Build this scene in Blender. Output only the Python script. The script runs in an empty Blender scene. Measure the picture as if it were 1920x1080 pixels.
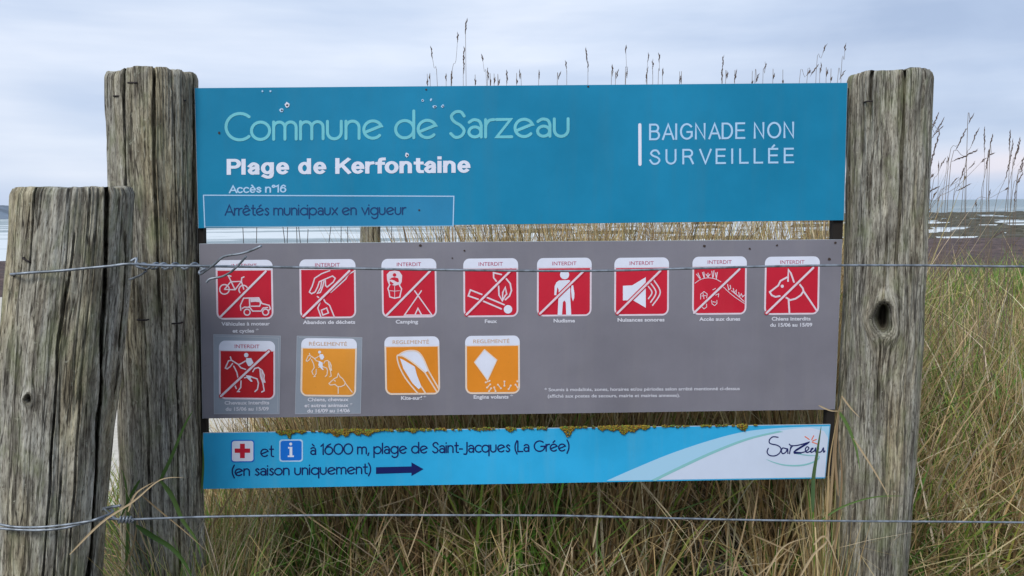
import bpy, bmesh, math, random
import numpy as np
from mathutils import Vector, Matrix
from mathutils.geometry import tessellate_polygon

random.seed(7); rng = np.random.default_rng(11)
S = bpy.context.scene
COL = S.collection

# ------------------------------------------------------------------ camera
F = 1600.0; ROLL = math.radians(0.6); PITCH = math.atan(157 / F); CAMZ = 1.55
cam_d = bpy.data.cameras.new('camera'); cam = bpy.data.objects.new('camera', cam_d); COL.objects.link(cam)
cam_d.sensor_width = 36; cam_d.lens = 36 * F / 1920; cam_d.clip_start = .05; cam_d.clip_end = 60000
cR, sR, cP, sP = math.cos(ROLL), math.sin(ROLL), math.cos(PITCH), math.sin(PITCH)
right0 = Vector((1, 0, 0)); up0 = Vector((0, sP, cP)); fwd = Vector((0, cP, -sP))
cx = right0 * cR - up0 * sR; cy = right0 * sR + up0 * cR
cam.matrix_world = Matrix(((cx.x, cy.x, -fwd.x, 0), (cx.y, cy.y, -fwd.y, 0), (cx.z, cy.z, -fwd.z, CAMZ), (0, 0, 0, 1)))
S.camera = cam

# ------------------------------------------------------------------ world and sun
SUN_EL, SUN_AZ = math.radians(42), math.radians(205)      # azimuth clockwise from +Y: behind the camera, a little to the left
w = bpy.data.worlds.new('World'); S.world = w; w.use_nodes = True
nt = w.node_tree; nt.nodes.clear()
def N(tree, typ, **k):
    n = tree.nodes.new(typ)
    for a, v in k.items():
        if a.startswith('i_'): n.inputs[a[2:].replace('_', ' ')].default_value = v
        else: setattr(n, a, v)
    return n
def L(tree, a, b): tree.links.new(a, b)
def ramp(tree, fac, stops, interp='LINEAR'):
    r = N(tree, 'ShaderNodeValToRGB'); cr = r.color_ramp; cr.interpolation = interp
    while len(cr.elements) > 1: cr.elements.remove(cr.elements[-1])
    for i, (p, c) in enumerate(stops):
        e = cr.elements[0] if i == 0 else cr.elements.new(p)
        e.position = p; e.color = (*c, 1) if len(c) == 3 else c
    if fac is not None: L(tree, fac, r.inputs[0])
    return r
def mixc(tree, fac, a, b, blend='MIX'):
    m = N(tree, 'ShaderNodeMix', data_type='RGBA', blend_type=blend)
    for s, v in ((0, fac), (6, a), (7, b)):
        if isinstance(v, (int, float)): m.inputs[s].default_value = v
        elif isinstance(v, tuple): m.inputs[s].default_value = (*v, 1) if len(v) == 3 else v
        else: L(tree, v, m.inputs[s])
    return m.outputs[2]
def math_(tree, op, a, b=None, clamp=False):
    m = N(tree, 'ShaderNodeMath', operation=op, use_clamp=clamp)
    for s, v in ((0, a), (1, b)):
        if v is None: continue
        if isinstance(v, (int, float)): m.inputs[s].default_value = v
        else: L(tree, v, m.inputs[s])
    return m.outputs[0]
sky = N(nt, 'ShaderNodeTexSky', sky_type='NISHITA', sun_disc=False, sun_elevation=SUN_EL, sun_rotation=SUN_AZ, dust_density=2.0)
skyv = mixc(nt, 1.0, sky.outputs[0], (.1, .1, .1), 'MULTIPLY')
tc = N(nt, 'ShaderNodeTexCoord')
mp = N(nt, 'ShaderNodeMapping'); mp.inputs['Scale'].default_value = (1.2, 1.2, 3.4); mp.inputs['Location'].default_value = (.4, .1, .35)
L(nt, tc.outputs['Generated'], mp.inputs[0])
n1 = N(nt, 'ShaderNodeTexNoise', i_Scale=1.6, i_Detail=7.0, i_Roughness=.5, i_Distortion=.35); L(nt, mp.outputs[0], n1.inputs[0])
mp2 = N(nt, 'ShaderNodeMapping'); mp2.inputs['Scale'].default_value = (.8, .8, 7.0); L(nt, tc.outputs['Generated'], mp2.inputs[0])
n2 = N(nt, 'ShaderNodeTexNoise', i_Scale=2.4, i_Detail=5.0, i_Roughness=.5); L(nt, mp2.outputs[0], n2.inputs[0])
clouds = ramp(nt, n1.outputs[0], [(.30, (.41, .485, .63)), (.42, (.485, .56, .70)), (.52, (.555, .625, .755)), (.66, (.65, .70, .80))])
clouds2 = ramp(nt, n2.outputs[0], [(.35, (.80, .84, .90)), (.6, (1.03, 1.02, 1.01))])
cl = mixc(nt, 1.0, clouds.outputs[0], clouds2.outputs[0], 'MULTIPLY')
sep = N(nt, 'ShaderNodeSeparateXYZ'); L(nt, tc.outputs['Generated'], sep.inputs[0])
# warm gap low over the sea in the east, fading to the left
hz = math_(nt, 'ADD', sep.outputs[2], math_(nt, 'MULTIPLY', math_(nt, 'SUBTRACT', n2.outputs[0], .5), .05))
band = ramp(nt, hz, [(0.0, (0, 0, 0)), (.014, (0, 0, 0)), (.032, (.9, .9, .9)), (.044, (.9, .9, .9)), (.066, (0, 0, 0))])
bx_ = math_(nt, 'MULTIPLY', math_(nt, 'SUBTRACT', sep.outputs[0], .20), 3.2, True)
cl = mixc(nt, math_(nt, 'MULTIPLY', math_(nt, 'MULTIPLY', band.outputs[0], bx_), .65), cl, (.80, .70, .72))
base_ = ramp(nt, sep.outputs[2], [(0.0, (.93, .95, .97)), (.16, (1, 1, 1)), (.3, (.98, 1, 1)), (1.0, (1, 1, 1))])
cl = mixc(nt, 1.0, cl, base_.outputs[0], 'MULTIPLY')
final = mixc(nt, .92, skyv, cl)
bg = N(nt, 'ShaderNodeBackground'); bg.inputs[1].default_value = .80; L(nt, final, bg.inputs[0])
wo = N(nt, 'ShaderNodeOutputWorld'); L(nt, bg.outputs[0], wo.inputs[0])
sd = bpy.data.lights.new('sun', 'SUN'); sd.energy = 1.5; sd.angle = math.radians(22); sd.color = (1, .96, .9)
so = bpy.data.objects.new('sun', sd); COL.objects.link(so)
sv = Vector((math.sin(SUN_AZ) * math.cos(SUN_EL), math.cos(SUN_AZ) * math.cos(SUN_EL), math.sin(SUN_EL)))
so.rotation_euler = sv.to_track_quat('Z', 'Y').to_euler()
vs = S.view_settings; vs.view_transform = 'Standard'; vs.look = 'None'; vs.exposure = 0.75; vs.gamma = 1; vs.use_curve_mapping = False

# ------------------------------------------------------------------ pixel -> place helpers
def ray(u, v):
    a0, b0 = u - 960, 540 - v
    a = (a0 * cR + b0 * sR) / F; b = (-a0 * sR + b0 * cR) / F
    return Vector((a, cP + b * sP, -sP + b * cP))
CAMP = Vector((0, 0, CAMZ))
def at(u, v, y):
    d = ray(u, v); return CAMP + d * (y / d.y)
YAW, TILT, D0 = math.radians(-2.0), math.radians(.5), 2.1
PN = Vector((math.sin(YAW) * math.cos(TILT), math.cos(YAW) * math.cos(TILT), math.sin(TILT)))
def pl(u, v, off=0.0):            # a point on the plane of the boards, off metres in front of it
    d = ray(u, v); return CAMP + d * ((D0 - off) / d.dot(PN))

def tag(o, label=None, cat=None, group=None, kind=None):
    if label: o['label'] = label
    if cat: o['category'] = cat
    if group: o['group'] = group
    if kind: o['kind'] = kind
    return o
def link(name, me, mat=None, parent=None):
    o = bpy.data.objects.new(name, me); COL.objects.link(o)
    if mat is not None and len(me.materials) == 0: me.materials.append(mat)
    if parent: o.parent = parent
    return o
def mesh(name, verts, faces, mat=None, parent=None, smooth=False):
    me = bpy.data.meshes.new(name); me.from_pydata([tuple(v) for v in verts], [], faces)
    if smooth: me.polygons.foreach_set('use_smooth', [True] * len(me.polygons))
    me.update(); return link(name, me, mat, parent)
def empty(name, loc):
    o = bpy.data.objects.new(name, None); o.empty_display_size = .1; COL.objects.link(o); o.location = loc; return o

# ------------------------------------------------------------------ numpy noise
def _h(i, j, s):
    x = (i * 374761393 + j * 668265263 + s * 974634777) & 0xffffffff
    x = ((x ^ (x >> 13)) * 1274126177) & 0xffffffff
    return ((x ^ (x >> 16)) & 0xffffff) / float(0xffffff)
def vnoise(x, y, s=0, px=0):
    xi = np.floor(x).astype(np.int64); yi = np.floor(y).astype(np.int64)
    fx, fy = x - xi, y - yi; fx = fx * fx * (3 - 2 * fx); fy = fy * fy * (3 - 2 * fy)
    x1 = xi + 1
    if px: xi = xi % px; x1 = x1 % px
    a, b, c, d = _h(xi, yi, s), _h(x1, yi, s), _h(xi, yi + 1, s), _h(x1, yi + 1, s)
    return (a * (1 - fx) + b * fx) * (1 - fy) + (c * (1 - fx) + d * fx) * fy
def fbm(x, y, s=0, o=4):
    r = 0; a = .5
    for k in range(o): r = r + a * vnoise(x, y, s + k); x = x * 2.03; y = y * 2.03; a *= .5
    return r
def sm(a, b, x): t = np.clip((x - a) / (b - a), 0, 1); return t * t * (3 - 2 * t)

# ------------------------------------------------------------------ materials
def mat(name):
    m = bpy.data.materials.new(name); m.use_nodes = True; t = m.node_tree
    return m, t, t.nodes['Principled BSDF']
def simple(name, c, rough=.6, metal=0, spec=.22, var=.0, scale=8.0):
    m, t, b = mat(name)
    b.inputs['Base Color'].default_value = (*c, 1); b.inputs['Roughness'].default_value = rough; b.inputs['Metallic'].default_value = metal
    b.inputs['Specular IOR Level'].default_value = spec
    if var:
        tcn = N(t, 'ShaderNodeTexCoord'); n = N(t, 'ShaderNodeTexNoise', i_Scale=scale, i_Detail=6.0, i_Roughness=.6)
        L(t, tcn.outputs['Object'], n.inputs[0])
        r = ramp(t, n.outputs[0], [(.3, tuple(x * (1 - var) for x in c)), (.7, tuple(min(1, x * (1 + var)) for x in c))])
        L(t, r.outputs[0], b.inputs['Base Color'])
    return m
def board_mat(name, c, dirt, rough=.42):
    m, t, b = mat(name)
    tcn = N(t, 'ShaderNodeTexCoord')
    n = N(t, 'ShaderNodeTexNoise', i_Scale=3.0, i_Detail=8.0, i_Roughness=.62); L(t, tcn.outputs['Object'], n.inputs[0])
    mpn = N(t, 'ShaderNodeMapping'); mpn.inputs['Scale'].default_value = (28, 28, 2.2); L(t, tcn.outputs['Object'], mpn.inputs[0])
    st = N(t, 'ShaderNodeTexNoise', i_Scale=1.0, i_Detail=5.0, i_Roughness=.6); L(t, mpn.outputs[0], st.inputs[0])
    sp = N(t, 'ShaderNodeTexNoise', i_Scale=160.0, i_Detail=3.0, i_Roughness=.6); L(t, tcn.outputs['Object'], sp.inputs[0])
    c1 = ramp(t, n.outputs[0], [(.30, tuple(x * .84 for x in c)), (.70, tuple(min(1, x * 1.10 + .004) for x in c))])
    fac = ramp(t, st.outputs[0], [(.50, (0, 0, 0)), (.75, (.16, .16, .16))])
    c2 = mixc(t, fac.outputs[0], c1.outputs[0], dirt)
    f2 = ramp(t, sp.outputs[0], [(.66, (0, 0, 0)), (.74, (.22, .22, .22))])
    c3 = mixc(t, f2.outputs[0], c2, tuple(min(1, x * .45 + .02) for x in c))
    L(t, c3, b.inputs['Base Color'])
    b.inputs['Specular IOR Level'].default_value = .22
    rr = ramp(t, n.outputs[0], [(.3, (rough - .06,) * 3), (.7, (rough + .12,) * 3)]); L(t, rr.outputs[0], b.inputs['Roughness'])
    bp = N(t, 'ShaderNodeBump', i_Strength=.05, i_Distance=.002); L(t, n.outputs[0], bp.inputs['Height']); L(t, bp.outputs[0], b.inputs['Normal'])
    return m
M = {}
M['blue'] = board_mat('blue_board_film', (.003, .205, .375), (.05, .17, .24))
M['grey'] = board_mat('grey_board_film', (.185, .182, .215), (.26, .25, .25))
M['sky_blue'] = board_mat('light_blue_board_film', (.022, .36, .66), (.15, .38, .5))
M['patch_blue'] = board_mat('patch_film_blue', (.018, .205, .39), (.05, .16, .22), .36)
M['patch_grey'] = board_mat('patch_film_grey', (.25, .29, .35), (.3, .31, .34), .34)
M['edge'] = simple('board_core', (.33, .38, .42), .6, var=.25, scale=30)
M['white'] = simple('white_print', (.66, .70, .82), .45, var=.05, scale=20)
M['pinkwhite'] = simple('faded_white_print', (.66, .58, .66), .45, var=.06, scale=40)
M['cream'] = simple('warm_white_print', (.72, .60, .50), .45, var=.05, scale=40)
M['caption'] = simple('caption_print', (.60, .61, .68), .5)
M['aqua'] = simple('aqua_print', (.15, .50, .58), .45, var=.08, scale=14)
M['pale'] = simple('pale_blue_print', (.38, .58, .80), .45, var=.04, scale=20)
M['navy'] = simple('navy_print', (.010, .045, .15), .45)
M['ink'] = simple('ink_print', (.006, .012, .10), .45)
M['red'] = board_mat('red_print', (.50, .012, .034), (.45, .06, .07), .4)
M['redtext'] = simple('red_letter_print', (.42, .06, .13), .5)
M['deepred'] = board_mat('deep_red_print', (.42, .010, .018), (.4, .05, .05), .4)
M['orange'] = board_mat('orange_print', (.70, .24, .018), (.6, .3, .1), .4)
M['amber'] = board_mat('amber_print', (.72, .29, .035), (.6, .33, .12), .4)
M['orangetext'] = simple('orange_letter_print', (.55, .36, .24), .5)
M['infoblue'] = simple('info_blue_print', (.008, .15, .60), .4)
M['swoosh'] = simple('swoosh_print', (.33, .56, .74), .45)
M['teal'] = simple('teal_print', (.22, .48, .50), .45)
M['swirl'] = simple('lower_board_white_print', (.52, .60, .74), .45, var=.04)
M['batten'] = simple('batten_wood', (.018, .015, .013), .8)
M['rustspot'] = simple('chip_dark', (.05, .035, .03), .8)
M['film_edge'] = simple('patch_film_edge', (.28, .45, .58), .4)
M['film_edge_grey'] = simple('patch_film_edge_grey', (.36, .39, .45), .4)

def wire_mat():
    m, t, b = mat('galvanised_wire')
    tcn = N(t, 'ShaderNodeTexCoord'); n = N(t, 'ShaderNodeTexNoise', i_Scale=60.0, i_Detail=6.0); L(t, tcn.outputs['Object'], n.inputs[0])
    r = ramp(t, n.outputs[0], [(.35, (.13, .15, .17)), (.6, (.27, .31, .36))]); L(t, r.outputs[0], b.inputs['Base Color'])
    b.inputs['Metallic'].default_value = .55; b.inputs['Roughness'].default_value = .48
    return m
M['wire'] = wire_mat()
M['staple'] = simple('rusted_staple_steel', (.035, .03, .03), .6, .4)

def wood_mat(name, algae=.3, seed=0.0, warm=1.0, bright=1.0):
    m, t, b = mat(name)
    at_ = N(t, 'ShaderNodeAttribute', attribute_name='grain')
    def ns(sx, sz, det, off, rough=.6, dist=0):
        mpn = N(t, 'ShaderNodeMapping'); mpn.inputs['Scale'].default_value = (sx, sx, sz); mpn.inputs['Location'].default_value = (off + seed, off, seed)
        L(t, at_.outputs['Vector'], mpn.inputs[0])
        n = N(t, 'ShaderNodeTexNoise', i_Scale=1.0, i_Detail=float(det), i_Roughness=rough, i_Distortion=float(dist)); L(t, mpn.outputs[0], n.inputs[0])
        return n.outputs[0]
    fine = ns(240, 26, 6, 1.3, .72); mid = ns(64, 7, 7, 4.1, .66); big = ns(14, 2.2, 5, 7.7, .55); blot = ns(22, 9, 7, 11.9, .65, .4); flake = ns(150, 22, 4, 3.3, .55)
    B = bright
    c = ramp(t, mid, [(.30, (.075 * B, .066 * B, .052 * B)), (.41, (.172 * B, .160 * B, .130 * B)), (.52, (.27 * B, .258 * B, .214 * B)), (.64, (.37 * B, .36 * B, .305 * B)), (.8, (.48 * B, .475 * B, .42 * B))]).outputs[0]
    f = ramp(t, fine, [(.34, (.34, .33, .31)), (.45, (.83, .82, .81)), (.55, (1.06, 1.06, 1.06)), (.68, (1.42, 1.42, 1.40))]).outputs[0]
    c = mixc(t, 1.0, c, f, 'MULTIPLY')
    pit = ramp(t, ns(420, 60, 3, 31.0, .6), [(.36, (.45, .42, .40)), (.46, (1, 1, 1)), (.62, (1.15, 1.15, 1.15))]).outputs[0]
    c = mixc(t, 1.0, c, pit, 'MULTIPLY')
    g = ramp(t, big, [(.33, (.88, .92, 1.0)), (.5, (1, 1, 1)), (.66, (1.08 * warm, .99, .82))]).outputs[0]
    c = mixc(t, 1.0, c, g, 'MULTIPLY')
    crk = ramp(t, ns(46, 1.6, 4, 41.0, .5, .15), [(.485, (0, 0, 0)), (.497, (.85, .85, .85)), (.503, (.85, .85, .85)), (.515, (0, 0, 0))]).outputs[0]   # hairline checks filled with dirt
    c = mixc(t, crk, c, (.03, .025, .02))
    fl = ramp(t, flake, [(.63, (0, 0, 0)), (.70, (.7, .7, .7))]).outputs[0]          # pale flaking fibres
    c = mixc(t, fl, c, (.40 * B, .39 * B, .31 * B))
    sp_ = ramp(t, ns(75, 60, 6, 51.0, .7, .3), [(.60, (0, 0, 0)), (.68, (.55, .55, .55))]).outputs[0]      # pale crusty lichen dots
    c = mixc(t, sp_, c, (.44 * B, .45 * B, .36 * B))
    al = ramp(t, blot, [(.60 - algae * .22, (0, 0, 0)), (.78 - algae * .12, (.62, .62, .62))]).outputs[0]
    c = mixc(t, al, c, (.21, .24, .125))
    st = ramp(t, ns(34, 3.0, 5, 21.7, .6), [(.60, (0, 0, 0)), (.72, (.65, .65, .65))]).outputs[0]   # weather stains
    c = mixc(t, st, c, (.048, .041, .035))
    sy_ = N(t, 'ShaderNodeSeparateXYZ'); L(t, at_.outputs['Vector'], sy_.inputs[0])
    c = mixc(t, math_(t, 'MULTIPLY', sy_.outputs[1], 8.5, True), c, (.028, .019, .013))        # near-black brown inside a knot hole
    L(t, c, b.inputs['Base Color']); b.inputs['Roughness'].default_value = .9; b.inputs['Specular IOR Level'].default_value = .15
    hsum = math_(t, 'SUBTRACT', math_(t, 'ADD', math_(t, 'MULTIPLY', fine, .7), mid), math_(t, 'MULTIPLY', crk, .5))
    bp = N(t, 'ShaderNodeBump', i_Strength=.9, i_Distance=.004); L(t, hsum, bp.inputs['Height']); L(t, bp.outputs[0], b.inputs['Normal'])
    return m

# ------------------------------------------------------------------ terrain
SEA = -3.0
def ground_z(x, y):
    x = np.asarray(x, float); y = np.asarray(y, float)
    s = x / np.maximum(y, .5)
    yc = 3.0 + 3.2 * sm(-.26, -.02, s) + .9 * sm(.35, .6, s)
    yc = np.where(y < 1.5, 3.0, yc)
    top = .36 + .16 * sm(2.2, 3.4, y) * sm(-.4, -.05, s) + .10 * sm(3.5, 6.5, y)
    far = -2.0 - .75 * sm(9, 90, y)
    far = far - .35 * sm(150, 215, y) * sm(.05, .40, s)
    far = far - 1.6 * sm(84, 100, y + 25 * sm(.0, -.4, s) - 4) * (1 - sm(.05, .40, s))
    far = far - .30 * sm(84, 100, y) * sm(.05, .40, s) - 3.0 * sm(270, 300, y)
    z = top + (far - top) * sm(0, 1, (y - yc) / 5.0)
    z = z + .05 * (fbm(x * 2.2, y * 2.2, 3) - .5) + .012 * (fbm(x * 14, y * 14, 5) - .5)
    reef = .55 * (fbm(x * .06, y * .24, 9, 5) - .47) + .35 * (fbm(x * .3, y * .9, 19, 4) - .5)
    z = z + (reef - .16) * sm(96, 112, y)
    return z
def grid_mesh(name, xs, ys, zf, m):
    X, Y = np.meshgrid(xs, ys); Z = zf(X, Y)
    V = np.stack([X.ravel(), Y.ravel(), Z.ravel()], 1)
    nx, ny = len(xs), len(ys); i = np.arange(nx * ny).reshape(ny, nx)
    Fc = np.stack([i[:-1, :-1], i[:-1, 1:], i[1:, 1:], i[1:, :-1]], -1).reshape(-1, 4)
    return fastmesh(name, V, Fc, m, smooth=True)
def fastmesh(name, V, Fc, m=None, smooth=False, color=None, parent=None, vec=None):
    me = bpy.data.meshes.new(name); n, k = Fc.shape
    me.vertices.add(len(V)); me.vertices.foreach_set('co', np.ascontiguousarray(V, dtype=np.float32).ravel())
    me.loops.add(n * k); me.loops.foreach_set('vertex_index', Fc.astype(np.int32).ravel())
    me.polygons.add(n); me.polygons.foreach_set('loop_start', (np.arange(n) * k).astype(np.int32))
    if smooth: me.polygons.foreach_set('use_smooth', np.ones(n, bool))
    if color is not None:
        a = me.color_attributes.new('tint', 'FLOAT_COLOR', 'POINT'); a.data.foreach_set('color', np.ascontiguousarray(color, dtype=np.float32).ravel())
    if vec is not None:
        a = me.attributes.new('grain', 'FLOAT_VECTOR', 'POINT'); a.data.foreach_set('vector', np.ascontiguousarray(vec, dtype=np.float32).ravel())
    me.update(calc_edges=True)
    return link(name, me, m, parent)

def ground_mat():
    m, t, b = mat('dune_and_beach')
    geo = N(t, 'ShaderNodeNewGeometry'); sp = N(t, 'ShaderNodeSeparateXYZ'); L(t, geo.outputs['Position'], sp.inputs[0])
    n = N(t, 'ShaderNodeTexNoise', i_Scale=9.0, i_Detail=8.0, i_Roughness=.65); L(t, geo.outputs['Position'], n.inputs[0])
    nb = N(t, 'ShaderNodeTexNoise', i_Scale=.25, i_Detail=6.0, i_Roughness=.6); L(t, geo.outputs['Position'], nb.inputs[0])
    soil = ramp(t, n.outputs[0], [(.35, (.030, .024, .015)), (.5, (.075, .058, .032)), (.7, (.15, .12, .07))]).outputs[0]
    sand = ramp(t, n.outputs[0], [(.3, (.42, .39, .33)), (.7, (.60, .57, .50))]).outputs[0]
    rock = ramp(t, nb.outputs[0], [(.35, (.045, .045, .036)), (.5, (.12, .12, .075)), (.65, (.19, .18, .11))]).outputs[0]
    zz = math_(t, 'ADD', sp.outputs[2], math_(t, 'MULTIPLY', n.outputs[0], .5))
    f1 = math_(t, 'MULTIPLY', math_(t, 'ADD', zz, 1.45), 2.0, True)
    c = mixc(t, f1, sand, soil)
    f2 = math_(t, 'MULTIPLY', math_(t, 'SUBTRACT', sp.outputs[1], 72), .08, True)
    c = mixc(t, f2, c, rock)
    L(t, c, b.inputs['Base Color']); b.inputs['Roughness'].default_value = .9
    bp = N(t, 'ShaderNodeBump', i_Strength=.6, i_Distance=.02); L(t, n.outputs[0], bp.inputs['Height']); L(t, bp.outputs[0], b.inputs['Normal'])
    return m
xs = np.concatenate([-np.geomspace(400, 3.2, 90), np.linspace(-3.1, 5.5, 190), np.geomspace(5.6, 400, 200)])
ys = np.concatenate([np.linspace(-12, .8, 16), np.linspace(.9, 9, 170), np.geomspace(9.1, 420, 420)])
g = grid_mesh('ground', xs, ys, ground_z, ground_mat()); tag(g, kind='structure')

def sea_mat():
    m, t, b = mat('sea_water')
    geo = N(t, 'ShaderNodeNewGeometry'); sp = N(t, 'ShaderNodeSeparateXYZ'); L(t, geo.outputs['Position'], sp.inputs[0])
    def ns(sx, sy, det, loc=0., dist=0.):
        mpn = N(t, 'ShaderNodeMapping'); mpn.inputs['Scale'].default_value = (sx, sy, 1); mpn.inputs['Location'].default_value = (loc, loc, 0)
        L(t, geo.outputs['Position'], mpn.inputs[0])
        n = N(t, 'ShaderNodeTexNoise', i_Scale=1.0, i_Detail=float(det), i_Roughness=.6, i_Distortion=dist); L(t, mpn.outputs[0], n.inputs[0]); return n.outputs[0]
    wv = ns(.25, .9, 6); wv2 = ns(.02, .09, 5, 3.)
    foam = ns(.016, .075, 7, 9., .6); foamf = ns(.25, .8, 5, 2.)
    # surf: whitest near the shore, gone beyond 700 m
    yb = ramp(t, math_(t, 'MULTIPLY', sp.outputs[1], .001), [(.07, (.30, .30, .30)), (.15, (.24, .24, .24)), (.30, (.12, .12, .12)), (.50, (.10, .10, .10)), (.9, (0, 0, 0)), (1.0, (0, 0, 0))]).outputs[0]
    ff = math_(t, 'ADD', math_(t, 'ADD', foam, yb), math_(t, 'MULTIPLY', math_(t, 'SUBTRACT', foamf, .5), .12))
    fm = ramp(t, ff, [(.655, (0, 0, 0)), (.70, (1, 1, 1))]).outputs[0]
    water = ramp(t, wv2, [(.35, (.11, .17, .185)), (.65, (.17, .235, .24))]).outputs[0]
    c = mixc(t, fm, water, (.60, .65, .67))
    L(t, c, b.inputs['Base Color'])
    rg = ramp(t, fm, [(0, (.28, .28, .28)), (1, (.8, .8, .8))]).outputs[0]; L(t, rg, b.inputs['Roughness'])
    b.inputs['IOR'].default_value = 1.33
    bp = N(t, 'ShaderNodeBump', i_Strength=.55, i_Distance=.5); L(t, wv, bp.inputs['Height']); L(t, bp.outputs[0], b.inputs['Normal'])
    return m
gx = np.concatenate([-np.geomspace(30000, 200, 25), np.linspace(-190, 190, 100), np.geomspace(200, 30000, 25)])
gy = np.concatenate([np.linspace(60, 700, 320), np.geomspace(710, 32000, 60)])
def seaz(X, Y):
    return SEA + .22 * (fbm(X * .012, Y * .055, 33, 4) - .47) * sm(120, 260, Y) * sm(3500, 900, Y)
s_ = grid_mesh('sea', gx, gy, seaz, sea_mat()); tag(s_, kind='structure')

# headland at the far left
def headland():
    m = simple('headland_haze_tint', (.15, .19, .24), .95, var=.45, scale=.06)  # blue-grey: land colour with distance haze painted in
    xs_ = np.linspace(-420, -232, 110); ys_ = np.linspace(400, 470, 30)
    def hz_(X, Y):
        e = sm(-232, -262, X + 8 * (fbm(X * .05, Y * .05, 4) - .5)); d = sm(400, 412, Y) * sm(470, 450, Y)
        return SEA - .4 + e * d * (5.6 + 3.5 * sm(-250, -330, X) + 2.2 * fbm(X * .09, Y * .09, 61))
    o = grid_mesh('headland', xs_, ys_, hz_, m); tag(o, kind='structure')
headland()

# seaweed bank between the dune foot and the reef
def seaweed():
    m, t, b = mat('wrack')
    geo = N(t, 'ShaderNodeNewGeometry'); n = N(t, 'ShaderNodeTexNoise', i_Scale=1.1, i_Detail=9.0, i_Roughness=.7); L(t, geo.outputs['Position'], n.inputs[0])
    r = ramp(t, n.outputs[0], [(.35, (.018, .010, .010)), (.52, (.070, .042, .036)), (.68, (.15, .10, .085))]); L(t, r.outputs[0], b.inputs['Base Color'])
    b.inputs['Roughness'].default_value = .85
    bp = N(t, 'ShaderNodeBump', i_Strength=.8, i_Distance=.2); L(t, n.outputs[0], bp.inputs['Height']); L(t, bp.outputs[0], b.inputs['Normal'])
    xs_ = np.linspace(-75, 90, 330); ys_ = np.geomspace(28, 108, 170)
    def zf(X, Y):
        gz = ground_z(X, Y)
        mask = sm(28, 44, Y + 7 * (fbm(X * .1, Y * .1, 71) - .5) ) * sm(106, 92, Y + 8 * (fbm(X * .08, Y * .2, 72) - .5))
        return gz - .25 + mask * (.30 + .42 * fbm(X * .5, Y * .8, 73, 5))
    o = grid_mesh('seaweed_bank', xs_, ys_, zf, m); tag(o, 'dark purple brown seaweed bank lying along the upper beach', 'seaweed', kind='stuff')
seaweed()

# reef boulders and ledges standing in the shallows
def reef_rocks():
    m = simple('reef_rock', (.075, .072, .055), .85, var=.5, scale=.8)
    V = []; Fc = []; k = 0
    r_ = random.Random(5)
    for i in range(420):
        y = r_.uniform(94, 285); s = r_.uniform(.34, .70) if r_.random() < .85 else r_.uniform(-.05, .34)
        if r_.random() < .35: y = r_.uniform(255, 290)
        x = s * y; L_ = r_.uniform(1.2, 7) * (y / 150) ** .5; W_ = L_ * r_.uniform(.2, .5); H_ = r_.uniform(.15, .5)
        nseg = 10; top = []; bot = []
        for j in range(nseg):
            a = j / nseg * 2 * math.pi; q = r_.uniform(.75, 1.15)
            bot.append((x + L_ * math.cos(a) * q, y + W_ * math.sin(a) * q, SEA - .3)); top.append((x + L_ * .7 * math.cos(a) * q, y + W_ * .65 * math.sin(a) * q, SEA + H_ * r_.uniform(.6, 1.1)))
        V += bot + top + [(x, y, SEA + H_ * 1.1)]
        for j in range(nseg):
            j2 = (j + 1) % nseg; Fc.append((k + j, k + j2, k + nseg + j2, k + nseg + j)); Fc.append((k + nseg + j, k + nseg + j2, k + 2 * nseg))
        k += 2 * nseg + 1
    o = mesh('reef_rocks', V, Fc, m, smooth=False); tag(o, 'low dark weathered rocks and ledges scattered through the shallow tide pools', 'rocks', kind='stuff')
reef_rocks()

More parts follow.
